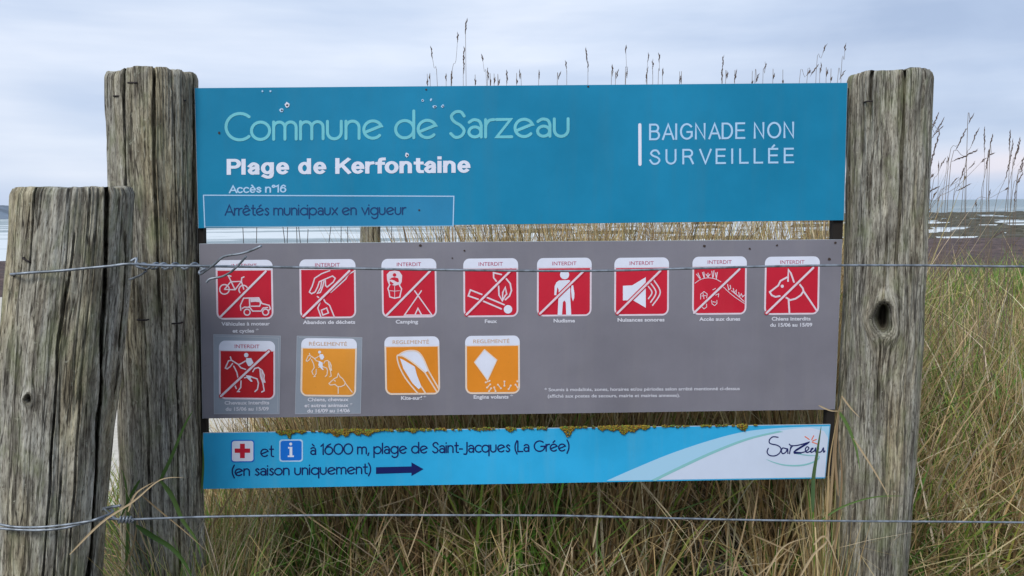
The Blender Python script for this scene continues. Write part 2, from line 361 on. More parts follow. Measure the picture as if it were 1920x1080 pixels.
# ------------------------------------------------------------------ posts
def lerp_tab(tab, v):
    if v <= tab[0][0]: a, b = tab[0], tab[1]
    elif v >= tab[-1][0]: a, b = tab[-2], tab[-1]
    else:
        for a, b in zip(tab, tab[1:]):
            if a[0] <= v <= b[0]: break
    t = (v - a[0]) / (b[0] - a[0])
    if v < tab[0][0]: t = 0
    return a[1] + (b[1] - a[1]) * t, a[2] + (b[2] - a[2]) * t
def post(name, tab, depth, vbot, m, cracks, knots=(), seed=1, toprim=None, squash=1.0, nz=300, nt=320, rough=1.0):
    """tab: (v, left u, right u) silhouette; the post is a split, weathered round trunk standing at that distance."""
    v0 = tab[0][0]
    vs_ = np.linspace(0, 1, nz)
    C = []; R_ = []
    for q in vs_:
        v = v0 + (vbot - v0) * q; l, r = lerp_tab(tab, v); a, b_ = at(l, v, depth), at(r, v, depth)
        C.append(((a + b_) * .5)[:]); R_.append((b_ - a).length * .494)
    C = np.array(C); R_ = np.array(R_)
    th = np.linspace(-math.pi, math.pi, nt, endpoint=False)
    # more columns on the visible side
    th = th - .35 * np.sin(th)
    T, I = np.meshgrid(th, np.arange(nz)); Z = C[:, 2][I]; Rr = R_[I].copy()
    tn = (T + math.pi) / (2 * math.pi)
    disp = .010 * (vnoise(tn * 7, Z * 2.2, seed, 7) - .5) + .007 * (vnoise(tn * 18, Z * 3, seed + 1, 18) - .5)
    wob = .012 * (vnoise(tn * 5, Z * 3.3, seed + 5, 5) - .5)
    tw = tn + wob; tw = tw % 1.0
    f1 = vnoise(tw * 46, Z * 2.1, seed + 2, 46); f2 = vnoise(tw * 95, Z * 5, seed + 3, 95); f3 = vnoise(tw * 160, Z * 9, seed + 4, 160)
    disp = disp + rough * (-.0062 * np.clip(1 - np.abs(f1 - .5) * 11, 0, 1) ** 1.5 * (vnoise(tn * 9, Z * 1.8, seed + 8, 9) > .38) - .0030 * (1 - np.abs(f2 * 2 - 1)) - .0013 * f3)
    Uw = T * .1; Zw = Z.copy(); hole_dark = np.zeros_like(Z)
    topd = (C[0, 2] - Z)
    for (kth, kz, kr, kd) in knots:
        du = (T - kth) * .1; dz = Z - kz
        rr = np.sqrt((du * 1.7) ** 2 + dz ** 2) / kr * (1 + .10 * np.sin(np.arctan2(dz, du) * 3 + 1.0))
        swell = .30 * kr * np.exp(-(rr - 1.35) ** 2 / .30)
        ang = np.arctan2(dz, du * 1.45)
        hole = kd * (1 - sm(.62, 1.0, rr)); disp = np.where(rr < 1.3, disp * .25, disp)
        disp = disp + swell - hole + .002 * np.sin(rr * 16) * np.exp(-rr * .8) * (rr > 1)
        q_ = np.maximum(rr, 1.0); Uw = np.where(rr < 6, (Uw - kth * .1) * (1 - sm(6, 3, rr) * .96 / q_ ** 2) + kth * .1, Uw)     # grain flows round the knot
        Uw = np.where(rr < 1.12, .3 + rr * .012, Uw); Zw = np.where(rr < 1.12, .3 + ang * kr * .4, Zw); hole_dark = np.maximum(hole_dark, 1 - sm(.66, .92, rr))
    cd = np.zeros_like(Z)
    for (tab_c, wd, dp) in cracks:      # tab_c: (v, s) with s the position across the face, -1..1
        vt = [c[0] for c in tab_c]; stb = [c[1] for c in tab_c]
        vv = np.linspace(v0, vbot, nz); s = np.interp(vv, vt, stb) + .020 * (vnoise(C[:, 2] * 14, C[:, 2] * 0, seed + 9) - .5) + .006 * (vnoise(C[:, 2] * 40, C[:, 2] * 0, seed + 10) - .5)
        on = np.clip((vv - vt[0]) / 25 + (1 if vt[0] <= v0 else 0), 0, 1) * np.clip((vt[-1] - vv) / 40, 0, 1)
        tc_ = np.arcsin(np.clip(s, -.98, .98)); wdz = wd * (.75 + .6 * vnoise(C[:, 2] * 9, C[:, 2] * 0, seed + 12))
        d_ = np.abs(T - tc_[I]) / np.maximum(wdz[I], 1e-4)
        cd = np.maximum(cd, dp * on[I] * (1 - sm(.62, 1.0, d_))); disp = disp + .0015 * on[I] * np.exp(-(d_ - 1.3) ** 2 * 4)
    # rounded, ragged top
    rim = .020 * (vnoise(tn * 17, Z * 0, seed + 20, 17)) + .012 * vnoise(tn * 47, Z * 0, seed + 21, 47)
    if toprim: rim = rim * toprim
    edge = sm(0, .018, topd + .003); Rr = Rr * (.955 + .045 * edge)
    Rt = np.maximum(Rr + disp, .01)
    if squash != 1: pass
    th0 = math.atan2(-C[nz // 3, 0], C[nz // 3, 1])       # the side that faces the camera
    X = C[:, 0][I] + Rt * np.sin(T + th0) - cd * math.sin(th0); Y = C[:, 1][I] - Rt * np.cos(T + th0) * squash + cd * math.cos(th0)   # splits cut along the camera view so their depths show dark
    Zf = Z - rim * np.exp(-topd / .05)
    V = np.stack([X.ravel(), Y.ravel(), Zf.ravel()], 1)
    G = np.stack([Uw.ravel(), (hole_dark * .1).ravel(), Zw.ravel()], 1)
    i = np.arange(nz * nt).reshape(nz, nt); j = np.roll(i, -1, 1)
    Fc = np.stack([i[:-1], i[1:], j[1:], j[:-1]], -1).reshape(-1, 4)
    # top cap rings
    V2 = [V]; G2 = [G]; last = i[0]; n0 = len(V); F2 = [Fc]
    for q, fr in enumerate((.93, .8, .6, .35, .12)):
        ring = V[:nt].copy(); c0 = np.array([C[0, 0], C[0, 1], 0]); ring[:, :2] = c0[:2] + (ring[:, :2] - c0[:2]) * fr
        ring[:, 2] = ring[:, 2] * fr ** .5 + (V[:nt, 2].mean() - .006) * (1 - fr ** .5) + .002 * np.sin(fr * 3) + .006 * (vnoise(tn[0] * 20, tn[0] * 0 + fr * 5, seed + 30, 20) - .5)
        V2.append(ring); gg = G[:nt].copy(); gg[:, 2] += fr * .05; G2.append(gg)
        cur = n0 + q * nt + np.arange(nt); F2.append(np.stack([last, np.roll(last, -1), np.roll(cur, -1), cur], -1)); last = cur
    V = np.concatenate(V2); G = np.concatenate(G2); Fc = np.concatenate(F2)
    o = fastmesh(name, V, Fc, None, smooth=True, vec=G)
    bm = bmesh.new(); bm.from_mesh(o.data); bm.verts.ensure_lookup_table()
    bm.faces.new([bm.verts[k] for k in last]); bm.to_mesh(o.data); bm.free()
    o.data.materials.append(m)
    return o, C, R_

def tube(name, pts, r, m, parent=None, res=8, smooth_it=True, n=6, taper=None):
    """tube mesh along points (catmull-rom smoothed)"""
    P = [Vector(p) for p in pts]
    if smooth_it and len(P) > 2: P = [Vector(q) for q in crom(P, n)]
    V = []; Fc = []; K = len(P); up = Vector((0, 0, 1)); prev = None
    for i, p in enumerate(P):
        t = (P[min(i + 1, K - 1)] - P[max(i - 1, 0)])
        t = t.normalized() if t.length > 1e-9 else Vector((1, 0, 0))
        a = prev if prev is not None else (up if abs(t.dot(up)) < .9 else Vector((0, 1, 0)))
        a = (a - t * a.dot(t)).normalized(); b_ = t.cross(a); prev = a
        rr = r if taper is None else r * taper(i / (K - 1))
        for k in range(res):
            an = 2 * math.pi * k / res; V.append(p + (a * math.cos(an) + b_ * math.sin(an)) * rr)
    for i in range(K - 1):
        for k in range(res):
            k2 = (k + 1) % res; Fc.append((i * res + k, i * res + k2, (i + 1) * res + k2, (i + 1) * res + k))
    Fc.append(tuple(range(res))[::-1]); Fc.append(tuple(range((K - 1) * res, K * res)))
    if name is None: return V, Fc
    return mesh(name, V, Fc, m, parent, smooth=True)
def crom(P, n=6):
    out = []
    for i in range(len(P) - 1):
        p0 = P[max(i - 1, 0)]; p1 = P[i]; p2 = P[i + 1]; p3 = P[min(i + 2, len(P) - 1)]
        for k in range(n):
            t = k / n
            out.append(p1 * .5 * 2 * 1 * (1 if False else 1) * 0 + ((p1 * 2) + (p2 - p0) * t + (p0 * 2 - p1 * 5 + p2 * 4 - p3) * t * t + (p1 * 3 - p0 - p2 * 3 + p3) * t * t * t) * .5)
    out.append(P[-1]); return out

def staple(parent, a, b_, y, C=None):
    p0 = at(a[0], a[1], y); p1 = at(b_[0], b_[1], y); back = Vector((0, .02, 0))
    tube('staple', [p0 + back, p0 + back * .2, p0, (p0 + p1) * .5, p1, p1 + back * .2, p1 + back], .0019, M['staple'], parent, res=6, n=2)
def surf_y(C, R_, u, v, depth):
    p = at(u, v, depth); k = int(np.argmin(np.abs(C[:, 2] - p.z))); dx = (p.x - C[k, 0]) / R_[k]
    return C[k, 1] - R_[k] * math.sqrt(max(0, 1 - min(.98, dx * dx)))
def staples(o, C, R_, depth, lst):
    for a, b_ in lst:
        y = surf_y(C, R_, (a[0] + b_[0]) / 2, (a[1] + b_[1]) / 2, depth) - .001
        for _ in range(3): y = surf_y(C, R_, (a[0] + b_[0]) / 2, (a[1] + b_[1]) / 2, y) - .0015
        staple(o, a, b_, y)

wl = wood_mat('weathered_post_wood', .38, 0.0, .98, 1.10)
wr = wood_mat('weathered_post_wood_lichen', .50, 5.0, 1.0, 1.04)
wf = wood_mat('weathered_split_post_wood', .42, 9.0, .98, 1.16)
DL, DR, DF = 2.085, 2.165, 1.74
pL, CL, RL = post('wooden_post', [(133, 202, 366), (300, 208, 367), (500, 216, 370), (780, 226, 377), (1080, 233, 384)], DL, 1330, wl,
    [([(133, .05), (300, .02), (640, .06)], .035, .016), ([(133, .88), (420, .86)], .04, .02), ([(133, -.55), (460, -.60)], .03, .012), ([(560, .44), (1330, .30)], .026, .018), ([(700, -.3), (1330, -.25)], .026, .02), ([(200, .46), (520, .5)], .02, .01)],
    seed=3, toprim=.6)
tag(pL, 'tall grey weathered wooden post holding the left ends of the three sign boards', 'post', 'wooden fence posts')
staples(pL, CL, RL, DL, [((240, 155), (256, 155)), ((213, 180), (228, 180)), ((334, 150), (348, 153)), ((329, 186), (345, 188)), ((257, 600), (275, 600)), ((319, 607), (337, 606))])
zk = at(1652, 600, DR - .1).z
pR, CR, RR = post('wooden_post', [(137, 1592, 1748), (300, 1590, 1741), (560, 1582, 1729), (640, 1579, 1727), (700, 1577, 1721), (860, 1574, 1712), (1080, 1568, 1698)], DR, 1330, wr,
    [([(137, -.42), (230, -.44)], .05, .035), ([(137, .30), (420, .28), (520, .24)], .040, .038), ([(430, .05), (570, .0)], .028, .022), ([(635, -.02), (760, .0)], .028, .02), ([(820, -.25), (1330, -.2)], .03, .02), ([(250, -.1), (330, -.1)], .02, .006), ([(500, .6), (900, .62)], .02, .007)],
    knots=[(.0, zk, .039, .075)], seed=23, toprim=.22)
tag(pR, 'stout weathered wooden post with a dark knot hole right of the sign boards', 'post', 'wooden fence posts')
staples(pR, CR, RR, DR, [((1626, 190), (1646, 190))])
pF, CF, RF = post('wooden_post', [(350, 33, 251), (480, 22, 243), (640, 6, 229), (760, 0, 216), (860, -3, 206), (1080, -12, 188)], DF, 1430, wf,
    [([(350, .47), (420, .50), (640, .60), (860, .68), (1430, .70)], .046, .085), ([(520, -.05), (620, -.08), (900, -.06), (1430, -.1)], .022, .02), ([(430, .02), (560, -.04)], .02, .016), ([(860, .1), (1430, .12)], .02, .016), ([(350, -.62), (520, -.6)], .02, .008), ([(700, .3), (1430, .35)], .02, .010), ([(350, .2), (460, .22)], .02, .008), ([(430, .84), (760, .93)], .03, .02)],
    knots=[(-.48, at(50, 745, DF - .1).z, .010, .014)], seed=41, toprim=.22, nt=460)
tag(pF, 'short thick split wooden post in front at the left, wires wrapped round it', 'post', 'wooden fence posts')
staples(pF, CF, RF, DF, [((42, 484), (55, 491))])
# distant stump seen through the gap under the top board
pS, CS, RS = post('wooden_post', [(405, 676, 716), (470, 676, 716), (640, 676, 716)], 3.6, 800, wl, [([(405, .2), (600, .2)], .05, .02)], seed=57, nz=80, nt=90, rough=.6)
tag(pS, 'slim brown post in the grass behind, glimpsed in the gap under the top board', 'post', 'wooden fence posts')

# ------------------------------------------------------------------ boards
def prism(name, quad, m_front, m_edge, thick=.006, off=0.0, parent=None):
    """board with a front face, bevelled rim and thickness going back from the plane"""
    fr = [pl(u, v, off) for u, v in quad]; c = sum(fr, Vector()) / 4
    ins = [p + (c - p).normalized() * .0016 for p in fr]; n_ = PN
    rim = [p + n_ * .0012 for p in fr]; bk = [p + n_ * thick for p in fr]
    V = ins + rim + bk; Fc = [(0, 3, 2, 1)]
    for i in range(4):
        j = (i + 1) % 4; Fc += [(i, j, 4 + j, 4 + i), (4 + i, 4 + j, 8 + j, 8 + i)]
    Fc.append((8, 9, 10, 11))
    me = bpy.data.meshes.new(name); me.from_pydata([v[:] for v in V], [], Fc); me.materials.append(m_front); me.materials.append(m_edge)
    for p in me.polygons: p.material_index = 0 if p.index == 0 else 1
    bm = bmesh.new(); bm.from_mesh(me); bmesh.ops.recalc_face_normals(bm, faces=bm.faces); bm.to_mesh(me); bm.free()
    return link(name, me, None, parent)
ST = .00035
_strk = [0]
def flat(name, pts, layer, m, parent, label=None):
    P = [pl(u, v, layer * ST) for u, v in pts]
    V2 = [Vector((u, v, 0)) for u, v in pts]
    tr = tessellate_polygon([V2]); Fc = []
    for a, b_, c in tr:
        nrm = (V2[b_] - V2[a]).cross(V2[c] - V2[a]).z
        Fc.append((a, b_, c) if nrm > 0 else (a, c, b_))
    Fc = [(a, c, b_) for a, b_, c in Fc]
    o = mesh(name, P, Fc, m, parent)
    if label: o['label'] = label
    return o
def stroke_geo(line, wd, off, closed=False, taper=False, raw=False):
    P = [Vector(p) for p in line]; Q = [P[0]]
    for p in P[1:]:
        if (p - Q[-1]).length > .05: Q.append(p)
    P = Q
    if closed and (P[0] - P[-1]).length < .05: P = P[:-1]
    K = len(P); h = wd / 2; Lf = []; Rt = []
    if K < 2: return [], []
    for i in range(K):
        a = P[(i - 1) % K] if (i or closed) else None; b_ = P[(i + 1) % K] if (i < K - 1 or closed) else None
        t1 = (P[i] - a).normalized() if a is not None else None; t2 = (b_ - P[i]).normalized() if b_ is not None else None
        t = t1 if t2 is None else t2 if t1 is None else (t1 + t2)
        if t.length < 1e-4: t = t1
        t = t.normalized(); nn = Vector((-t.y, t.x)); k = 1
        if t1 is not None and t2 is not None: k = 1 / max(.5, nn.dot(Vector((-t1.y, t1.x))))
        hh = h * (math.sin(math.pi * (i + .5) / K) ** .6 if taper else 1)
        Lf.append(P[i] + nn * hh * k); Rt.append(P[i] - nn * hh * k)
    V = []; Fc = []
    for l, r in zip(Lf, Rt): V += [l, r]
    rngk = K if closed else K - 1
    for i in range(rngk):
        j = (i + 1) % K; Fc.append((2 * i, 2 * i + 1, 2 * j + 1, 2 * j))
    if raw: return V, Fc
    if not closed and not taper:
        for end in (0, K - 1):
            t = (P[1] - P[0]).normalized() * -1 if end == 0 else (P[-1] - P[-2]).normalized()
            a0 = math.atan2(-t.x, t.y) if False else None
            l, r = Lf[end], Rt[end]; c = P[end]; base = len(V)
            st_, en_ = (l, r)
            va = l - c; ids = [2 * end]
            sgn = -1 if end else 1
            for k in range(1, 6):
                an = math.pi * k / 6 * sgn; V.append(c + Vector((va.x * math.cos(an) - va.y * math.sin(an), va.x * math.sin(an) + va.y * math.cos(an)))); ids.append(len(V) - 1)
            ids.append(2 * end + 1)
            Fc.append(tuple(ids))
    W = [pl(v.x, v.y, off + (i // 2 if i < 2 * K else 0) * 4e-6) for i, v in enumerate(V)]
    return W, Fc
def strokes(name, lines, wd, layer, m, parent, label=None, closed=(), taper=False, smooth_lines=False):
    V = []; Fc = []
    for i, ln in enumerate(lines):
        ln = [Vector(p) for p in ln]
        if smooth_lines and len(ln) > 2: ln = crom(ln, 5)
        W, f = stroke_geo(ln, wd, layer * ST + (i % 5) * .00003, i in closed or (closed is True), taper)
        k = len(V); V += W; Fc += [tuple(x + k for x in q) for q in f]
    o = mesh(name, V, Fc, m, parent)
    if label: o['label'] = label
    return o
def fill_shapes(name, polys, layer, m, parent, label=None):
    V = []; Fc = []
    for i, pts in enumerate(polys):
        V2 = [Vector((u, v, 0)) for u, v in pts]; k = len(V); V += [pl(u, v, layer * ST + i * .00001) for u, v in pts]
        Fc += [tuple(x + k for x in q) for q in tessellate_polygon([V2])]
    o = mesh(name, V, Fc, m, parent)
    if label: o['label'] = label
    return o
def text(name, s, x0, x1, yb0, yb1, cap, layer, m, parent, bold=0.0, spacing=1.0, label=None, shear=0.0):
    cu = bpy.data.curves.new('t', 'FONT'); cu.body = s; cu.size = 1.0; cu.offset = bold; cu.space_character = spacing; cu.resolution_u = 4
    ob = bpy.data.objects.new('t', cu); COL.objects.link(ob)
    dg = bpy.context.evaluated_depsgraph_get(); me = bpy.data.meshes.new_from_object(ob.evaluated_get(dg))
    bpy.data.objects.remove(ob)
    X = [v.co.x for v in me.vertices]; lo, hi = min(X), max(X); k = cap / .73
    V = []
    for v in me.vertices:
        t = (v.co.x - lo) / (hi - lo); V.append(pl(x0 + (x1 - x0) * t, yb0 + (yb1 - yb0) * t - v.co.y * k, layer * ST))
    for v, p in zip(me.vertices, V): v.co = p
    me.name = name; me.materials.clear(); o = link(name, me, m, parent)
    if label: o['label'] = label
    return o
# --- rounded display alphabet drawn as strokes (x-height 1)
def arc(cx_, cy_, r, a0, a1, n=14, ry=None):
    ry = ry or r
    return [(cx_ + r * math.cos(math.radians(a0 + (a1 - a0) * i / n)), cy_ + ry * math.sin(math.radians(a0 + (a1 - a0) * i / n))) for i in range(n + 1)]
def cr2(pts, n=6): return [tuple(p) for p in crom([Vector(p) for p in pts], n)]
ring = arc(.5, .5, .5, 0, 360, 28)
ebody = [(.06, .34), (.93, .70)] + arc(.5, .5, .5, 24, 318, 24)
abody = [cr2([(.06, .86), (.3, 1.0), (.6, .93), (.72, .68)]) + [(.72, 0)], arc(.37, .30, .33, 5, 365, 20, .29)]
GL = {
 'o': ([ring], 1.22), 'C': ([arc(.76, .75, .76, 48, 312, 26)], 1.40), 'G': ([arc(.76, .75, .76, 48, 345, 26) + [(1.5, .72), (.95, .72)]], 1.7),
 'm': ([[(0, 0), (0, 1)], [(0, .62)] + arc(.31, .68, .31, 180, 0, 10) + [(.62, 0)], [(.62, .62)] + arc(.93, .68, .31, 180, 0, 10) + [(1.24, 0)]], 1.48),
 'n': ([[(0, 0), (0, 1)], [(0, .6)] + arc(.36, .64, .36, 180, 0, 12) + [(.72, 0)]], .98),
 'u': ([[(0, 1), (0, .37)] + arc(.38, .37, .38, 180, 360, 12) + [(.76, 1)]], 1.02),
 'e': ([ebody], 1.20), 'd': ([ring, [(1, 1.55), (1, 0)]], 1.24), 'q': ([ring, [(1, 1), (1, -.55)]], 1.24), 'p': ([ring, [(0, 1), (0, -.55)]], 1.22),
 'g': ([ring, [(1, 1), (1, -.15)] + arc(.55, -.15, .45, 0, -150, 12)], 1.24),
 'S': ([cr2([(.78, 1.22), (.60, 1.46), (.30, 1.46), (.08, 1.22), (.22, .92), (.58, .68), (.78, .38), (.62, .08), (.30, 0), (.04, .22)])], 1.0),
 's': ([cr2([(.50, .84), (.30, 1.0), (.08, .80), (.28, .55), (.52, .28), (.30, 0), (.02, .14)])], .72),
 'a': (abody, .96), 'r': ([[(0, 0), (0, 1)], [(0, .55)] + cr2([(.03, .72), (.2, .95), (.46, 1.0)])], .60),
 'z': ([[(0, 1), (.78, 1), (.02, 0), (.84, 0)]], 1.02), 'A': ([[(0, 0), (.58, 1.5), (1.16, 0)], [(.22, .48), (.94, .48)]], 1.30),
 't': ([[(.22, 1.45), (.22, .25)] + cr2([(.22, .25), (.3, .04), (.52, 0)]), [(0, 1), (.5, 1)]], .68),
 'i': ([[(0, 0), (0, 1)], [(0, 1.36), (0, 1.42)]], .26), 'c': ([arc(.5, .5, .5, 48, 312, 18)], .98), 'x': ([[(0, 0), (.75, 1)], [(0, 1), (.75, 0)]], .92),
 'v': ([[(0, 1), (.42, 0), (.84, 1)]], .98), '1': ([[(0, 1.2), (.3, 1.5), (.3, 0)]], .55), '6': ([arc(.56, .55, .55, 0, 360, 24), cr2([(.80, 1.5), (.32, 1.2), (.03, .66)])], 1.32),
 '0': ([arc(.62, .74, .62, 0, 360, 26, .74)], 1.42), ',': ([[(.12, .1), (0, -.25)]], .32), 'l': ([[(0, 0), (0, 1.5)]], .26), '-': ([[(0, .5), (.42, .5)]], .58),
 'J': ([[(.5, 1.45), (.5, .1)] + cr2([(.5, .1), (.38, -.25), (.05, -.25)])], .72), '(': ([cr2([(.3, 1.6), (.05, 1.0), (.05, .3), (.3, -.35)])], .42), ')': ([cr2([(0, 1.6), (.25, 1.0), (.25, .3), (0, -.35)])], .38),
 'L': ([[(0, 1.5), (0, 0), (.7, 0)]], .86), ' ': ([], .55)}
def acc(base, kind, cx_):
    ls, ad = GL[base]; a = {'g': [(cx_ - .15, 1.5), (cx_ + .1, 1.25)], 'a': [(cx_ + .15, 1.5), (cx_ - .1, 1.25)], 'c': [(cx_ - .22, 1.22), (cx_, 1.45), (cx_ + .22, 1.22)]}[kind]
    return (ls + [a], ad)
GL['é'] = acc('e', 'a', .5); GL['ê'] = acc('e', 'c', .5); GL['à'] = acc('a', 'g', .4)
def rounded_text(name, s, x0, x1, yb0, yb1, xh, wd, layer, m, parent, label):
    pos = 0; lines = []; hi = 0
    for ch in s:
        ls, ad = GL[ch]
        for l in ls:
            q = [(p[0] + pos, p[1]) for p in l]; lines.append(q); hi = max(hi, max(p[0] for p in q))
        pos += ad
    out = []
    for l in lines: out.append([(x0 + wd / 2 + (x1 - x0 - wd) * p[0] / hi, yb0 + (yb1 - yb0) * p[0] / hi - wd / 2 - p[1] * (xh - wd * .8)) for p in l])
    return strokes(name, out, wd, layer, m, parent, label)

# --- plain grotesque alphabet (x-height 1, capitals 1.38), flat ends, flat oval pen
H_ = 1.38
def el(cx_, cy_, rx, ry, a0, a1, n=16): return arc(cx_, cy_, rx, a0, a1, n, ry)
gA = [[(0, 0), (.56, H_), (1.12, 0)], [(.2, .46), (.92, .46)]]
SG = {'P': ([[(0, 0), (0, H_), (.5, H_)] + el(.5, 1.02, .38, .36, 90, -90) + [(0, .66)]], 1.12), 'l': ([[(0, 0), (0, H_)]], .34), 'I': ([[(0, 0), (0, H_)]], .38),
 'a': ([cr2([(.06, .74), (.34, 1.0), (.66, .84), (.70, .55)], 5) + [(.70, 0)], cr2([(.70, .60), (.34, .53), (.05, .28), (.26, 0), (.58, .12), (.70, .36)], 5)], 1.04),
 'g': ([el(.38, .52, .38, .48, 0, 360, 22), [(.76, 1), (.76, -.02)] + cr2([(.76, -.02), (.66, -.36), (.36, -.42), (.06, -.28)], 5)], 1.14), 'd': ([el(.38, .5, .38, .5, 0, 360, 22), [(.76, H_), (.76, 0)]], 1.14),
 'e': ([[(.02, .50), (.78, .50)] + el(.40, .5, .38, .5, 8, 312, 20)], 1.06), 'K': ([[(0, 0), (0, H_)], [(.95, H_), (.02, .50)], [(.36, .82), (1.0, 0)]], 1.22), 'r': ([[(0, 0), (0, 1)], cr2([(0, .55), (.14, .90), (.46, .98)], 5)], .70),
 'f': ([[(.22, 0), (.22, 1.05)] + cr2([(.22, 1.05), (.32, 1.34), (.58, H_)], 4), [(0, .92), (.52, .92)]], .68), 't': ([[(.22, 1.30), (.22, .28)] + cr2([(.22, .28), (.32, .04), (.56, .02)], 4), [(0, .92), (.54, .92)]], .72),
 'o': ([el(.42, .5, .42, .5, 0, 360, 24)], 1.12), 'n': ([[(0, 0), (0, 1)], cr2([(0, .6), (.18, .92), (.45, .99), (.68, .82), (.72, .55)], 4) + [(.72, 0)]], 1.06), 'i': ([[(0, 0), (0, 1)], [(0, 1.42), (0, 1.47)]], .34),
 'c': ([el(.42, .5, .42, .5, 45, 315, 18)], 1.02), 's': ([cr2([(.60, .76), (.34, 1.0), (.06, .76), (.34, .52), (.62, .26), (.34, 0), (.02, .24)], 5)], .90), '°': ([el(.2, 1.18, .2, .2, 0, 360, 14)], .6), '1': ([[(.0, 1.12), (.34, H_), (.34, 0)]], .72),
 '6': ([el(.40, .44, .40, .44, 0, 360, 20), cr2([(.74, 1.16), (.45, H_), (.12, 1.05), (.0, .5)], 5)], 1.0), 'A': (gA, 1.28), 'B': ([[(0, 0), (0, H_), (.52, H_)] + el(.52, 1.06, .34, .32, 90, -90) + [(0, .74)], [(.52, .74)] + el(.55, .37, .40, .37, 90, -90) + [(0, 0)]], 1.24),
 'G': ([el(.62, .69, .62, .69, 42, 322, 22) + [(1.14, .26), (1.14, .64), (.68, .64)]], 1.46), 'N': ([[(0, 0), (0, H_), (.92, 0), (.92, H_)]], 1.3), 'D': ([[(0, 0), (0, H_), (.42, H_)] + el(.42, .69, .58, .69, 90, -90) + [(0, 0)]], 1.32),
 'E': ([[(.84, H_), (0, H_), (0, 0), (.86, 0)], [(0, .72), (.78, .72)]], 1.16), 'O': ([el(.64, .69, .64, .69, 0, 360, 28)], 1.6), 'S': ([cr2([(.92, 1.02), (.72, 1.32), (.34, 1.34), (.10, 1.06), (.34, .80), (.74, .64), (.96, .36), (.72, .04), (.30, .02), (.02, .36)], 5)], 1.24),
 'U': ([[(0, H_), (0, .45)] + el(.46, .45, .46, .45, 180, 360) + [(.92, H_)]], 1.28), 'R': ([[(0, 0), (0, H_), (.54, H_)] + el(.54, 1.04, .36, .34, 90, -90) + [(0, .70)], [(.52, .70), (.72, .55), (.98, 0)]], 1.28), 'V': ([[(0, H_), (.54, 0), (1.08, H_)]], 1.24), 'L': ([[(0, H_), (0, 0), (.78, 0)]], 1.04), ' ': ([], .55)}
SG['É'] = (SG['E'][0] + [[(.52, 1.74), (.34, 1.54)]], SG['E'][1]); SG['è'] = (SG['e'][0] + [[(.26, 1.46), (.46, 1.22)]], SG['e'][1])
def sans_text(name, s, x0, x1, yb0, yb1, cap, wx, wy, layer, m, parent, label, track=0.0):
    pos = 0; lines = []; hi = 0
    for ch in s:
        ls, ad = SG[ch]
        for l in ls:
            q = [(p[0] + pos, p[1]) for p in l]; lines.append(q); hi = max(hi, max(p[0] for p in q))
        pos += ad + track
    sy_ = (cap - wy) / H_; V = []; Fc = []; kx = wy / wx
    for i, l in enumerate(lines):
        out = [((x0 + wx / 2 + (x1 - x0 - wx) * p[0] / hi) * kx, yb0 + (yb1 - yb0) * p[0] / hi - wy / 2 - p[1] * sy_) for p in l]
        P2 = [Vector(p) for p in out]; cl_ = (P2[0] - P2[-1]).length < .05
        if not cl_:      # straight ends run half a pen further so that corners meet
            a = (P2[0] - P2[1]).normalized(); b_ = (P2[-1] - P2[-2]).normalized(); P2[0] = P2[0] + a * wy * .45; P2[-1] = P2[-1] + b_ * wy * .45
        W, f = stroke_geo(P2, wy, 0, cl_, False, raw=True)
        k = len(V); V += [pl(v.x / kx, v.y, layer * ST + (i % 5) * .00003 + (j_ // 2) * 4e-6) for j_, v in enumerate(W)]; Fc += [tuple(x + k for x in q) for q in f]
    o = mesh(name, V, Fc, m, parent); o['label'] = label; return o

# top board
bT = prism('sign_board', [(364, 165), (1590, 155), (1583, 413), (371, 428)], M['blue'], M['edge'])
tag(bT, 'wide teal blue beach name board, topmost of the three boards between the posts', 'sign board', 'boards mounted between the two tall posts')
rounded_text('lettering', 'Commune de Sarzeau', 421, 1068, 265, 258, 37, 5.6, 2, M['aqua'], bT, 'pale aqua rounded words Commune de Sarzeau')
sans_text('lettering', 'Plage de Kerfontaine', 425, 882, 328, 324, 30, 8.0, 5.4, 2, M['white'], bT, track=.16, label='bold white words Plage de Kerfontaine')
sans_text('lettering', 'Accès n°16', 429, 537, 362.5, 361, 15, 3.0, 2.4, 2, M['pale'], bT, label='small pale words Accès n°16')
sk = flat('overlay_patch', [(381, 366), (851, 368), (849, 424), (384, 426)], 1.4, M['patch_blue'], bT, 'stuck-on blue strip along the lower left of the board')
strokes('film_edge', [[(381.5, 366), (851, 368), (849.5, 424)], [(381.5, 366), (384, 426)]], 2.0, 3, M['pale'], sk)
strokes('film_edge', [[(384, 425.5), (849.5, 423.5)]], 1.3, 3, M['film_edge'], sk)
rounded_text('lettering', 'Arrêtés municipaux en vigueur', 421, 762, 404.5, 403, 14.5, 2.4, 3, M['navy'], sk, 'navy words Arrêtés municipaux en vigueur')
strokes('stripe', [[(1199.7, 234), (1200, 308)]], 6, 2, M['white'], bT, 'short upright white bar')
sans_text('lettering', 'BAIGNADE NON', 1217, 1489, 263, 259, 31, 3.7, 3.5, 2, M['pale'], bT, track=.12, label='pale capitals BAIGNADE NON')
sans_text('lettering', 'SURVEILLÉE', 1217, 1489, 309, 306, 29, 3.5, 3.5, 2, M['pale'], bT, track=.42, label='pale capitals SURVEILLÉE')
def circ(x, y, r, n=18, ry=None): return [(x + r * math.cos(2 * math.pi * i / n), y + (ry or r) * math.sin(2 * math.pi * i / n)) for i in range(n)]
def jag(x, y, r, n=11):
    return [(x + r * random.uniform(.65, 1.25) * math.cos(2 * math.pi * i / n), y + r * random.uniform(.65, 1.25) * math.sin(2 * math.pi * i / n)) for i in range(n)]
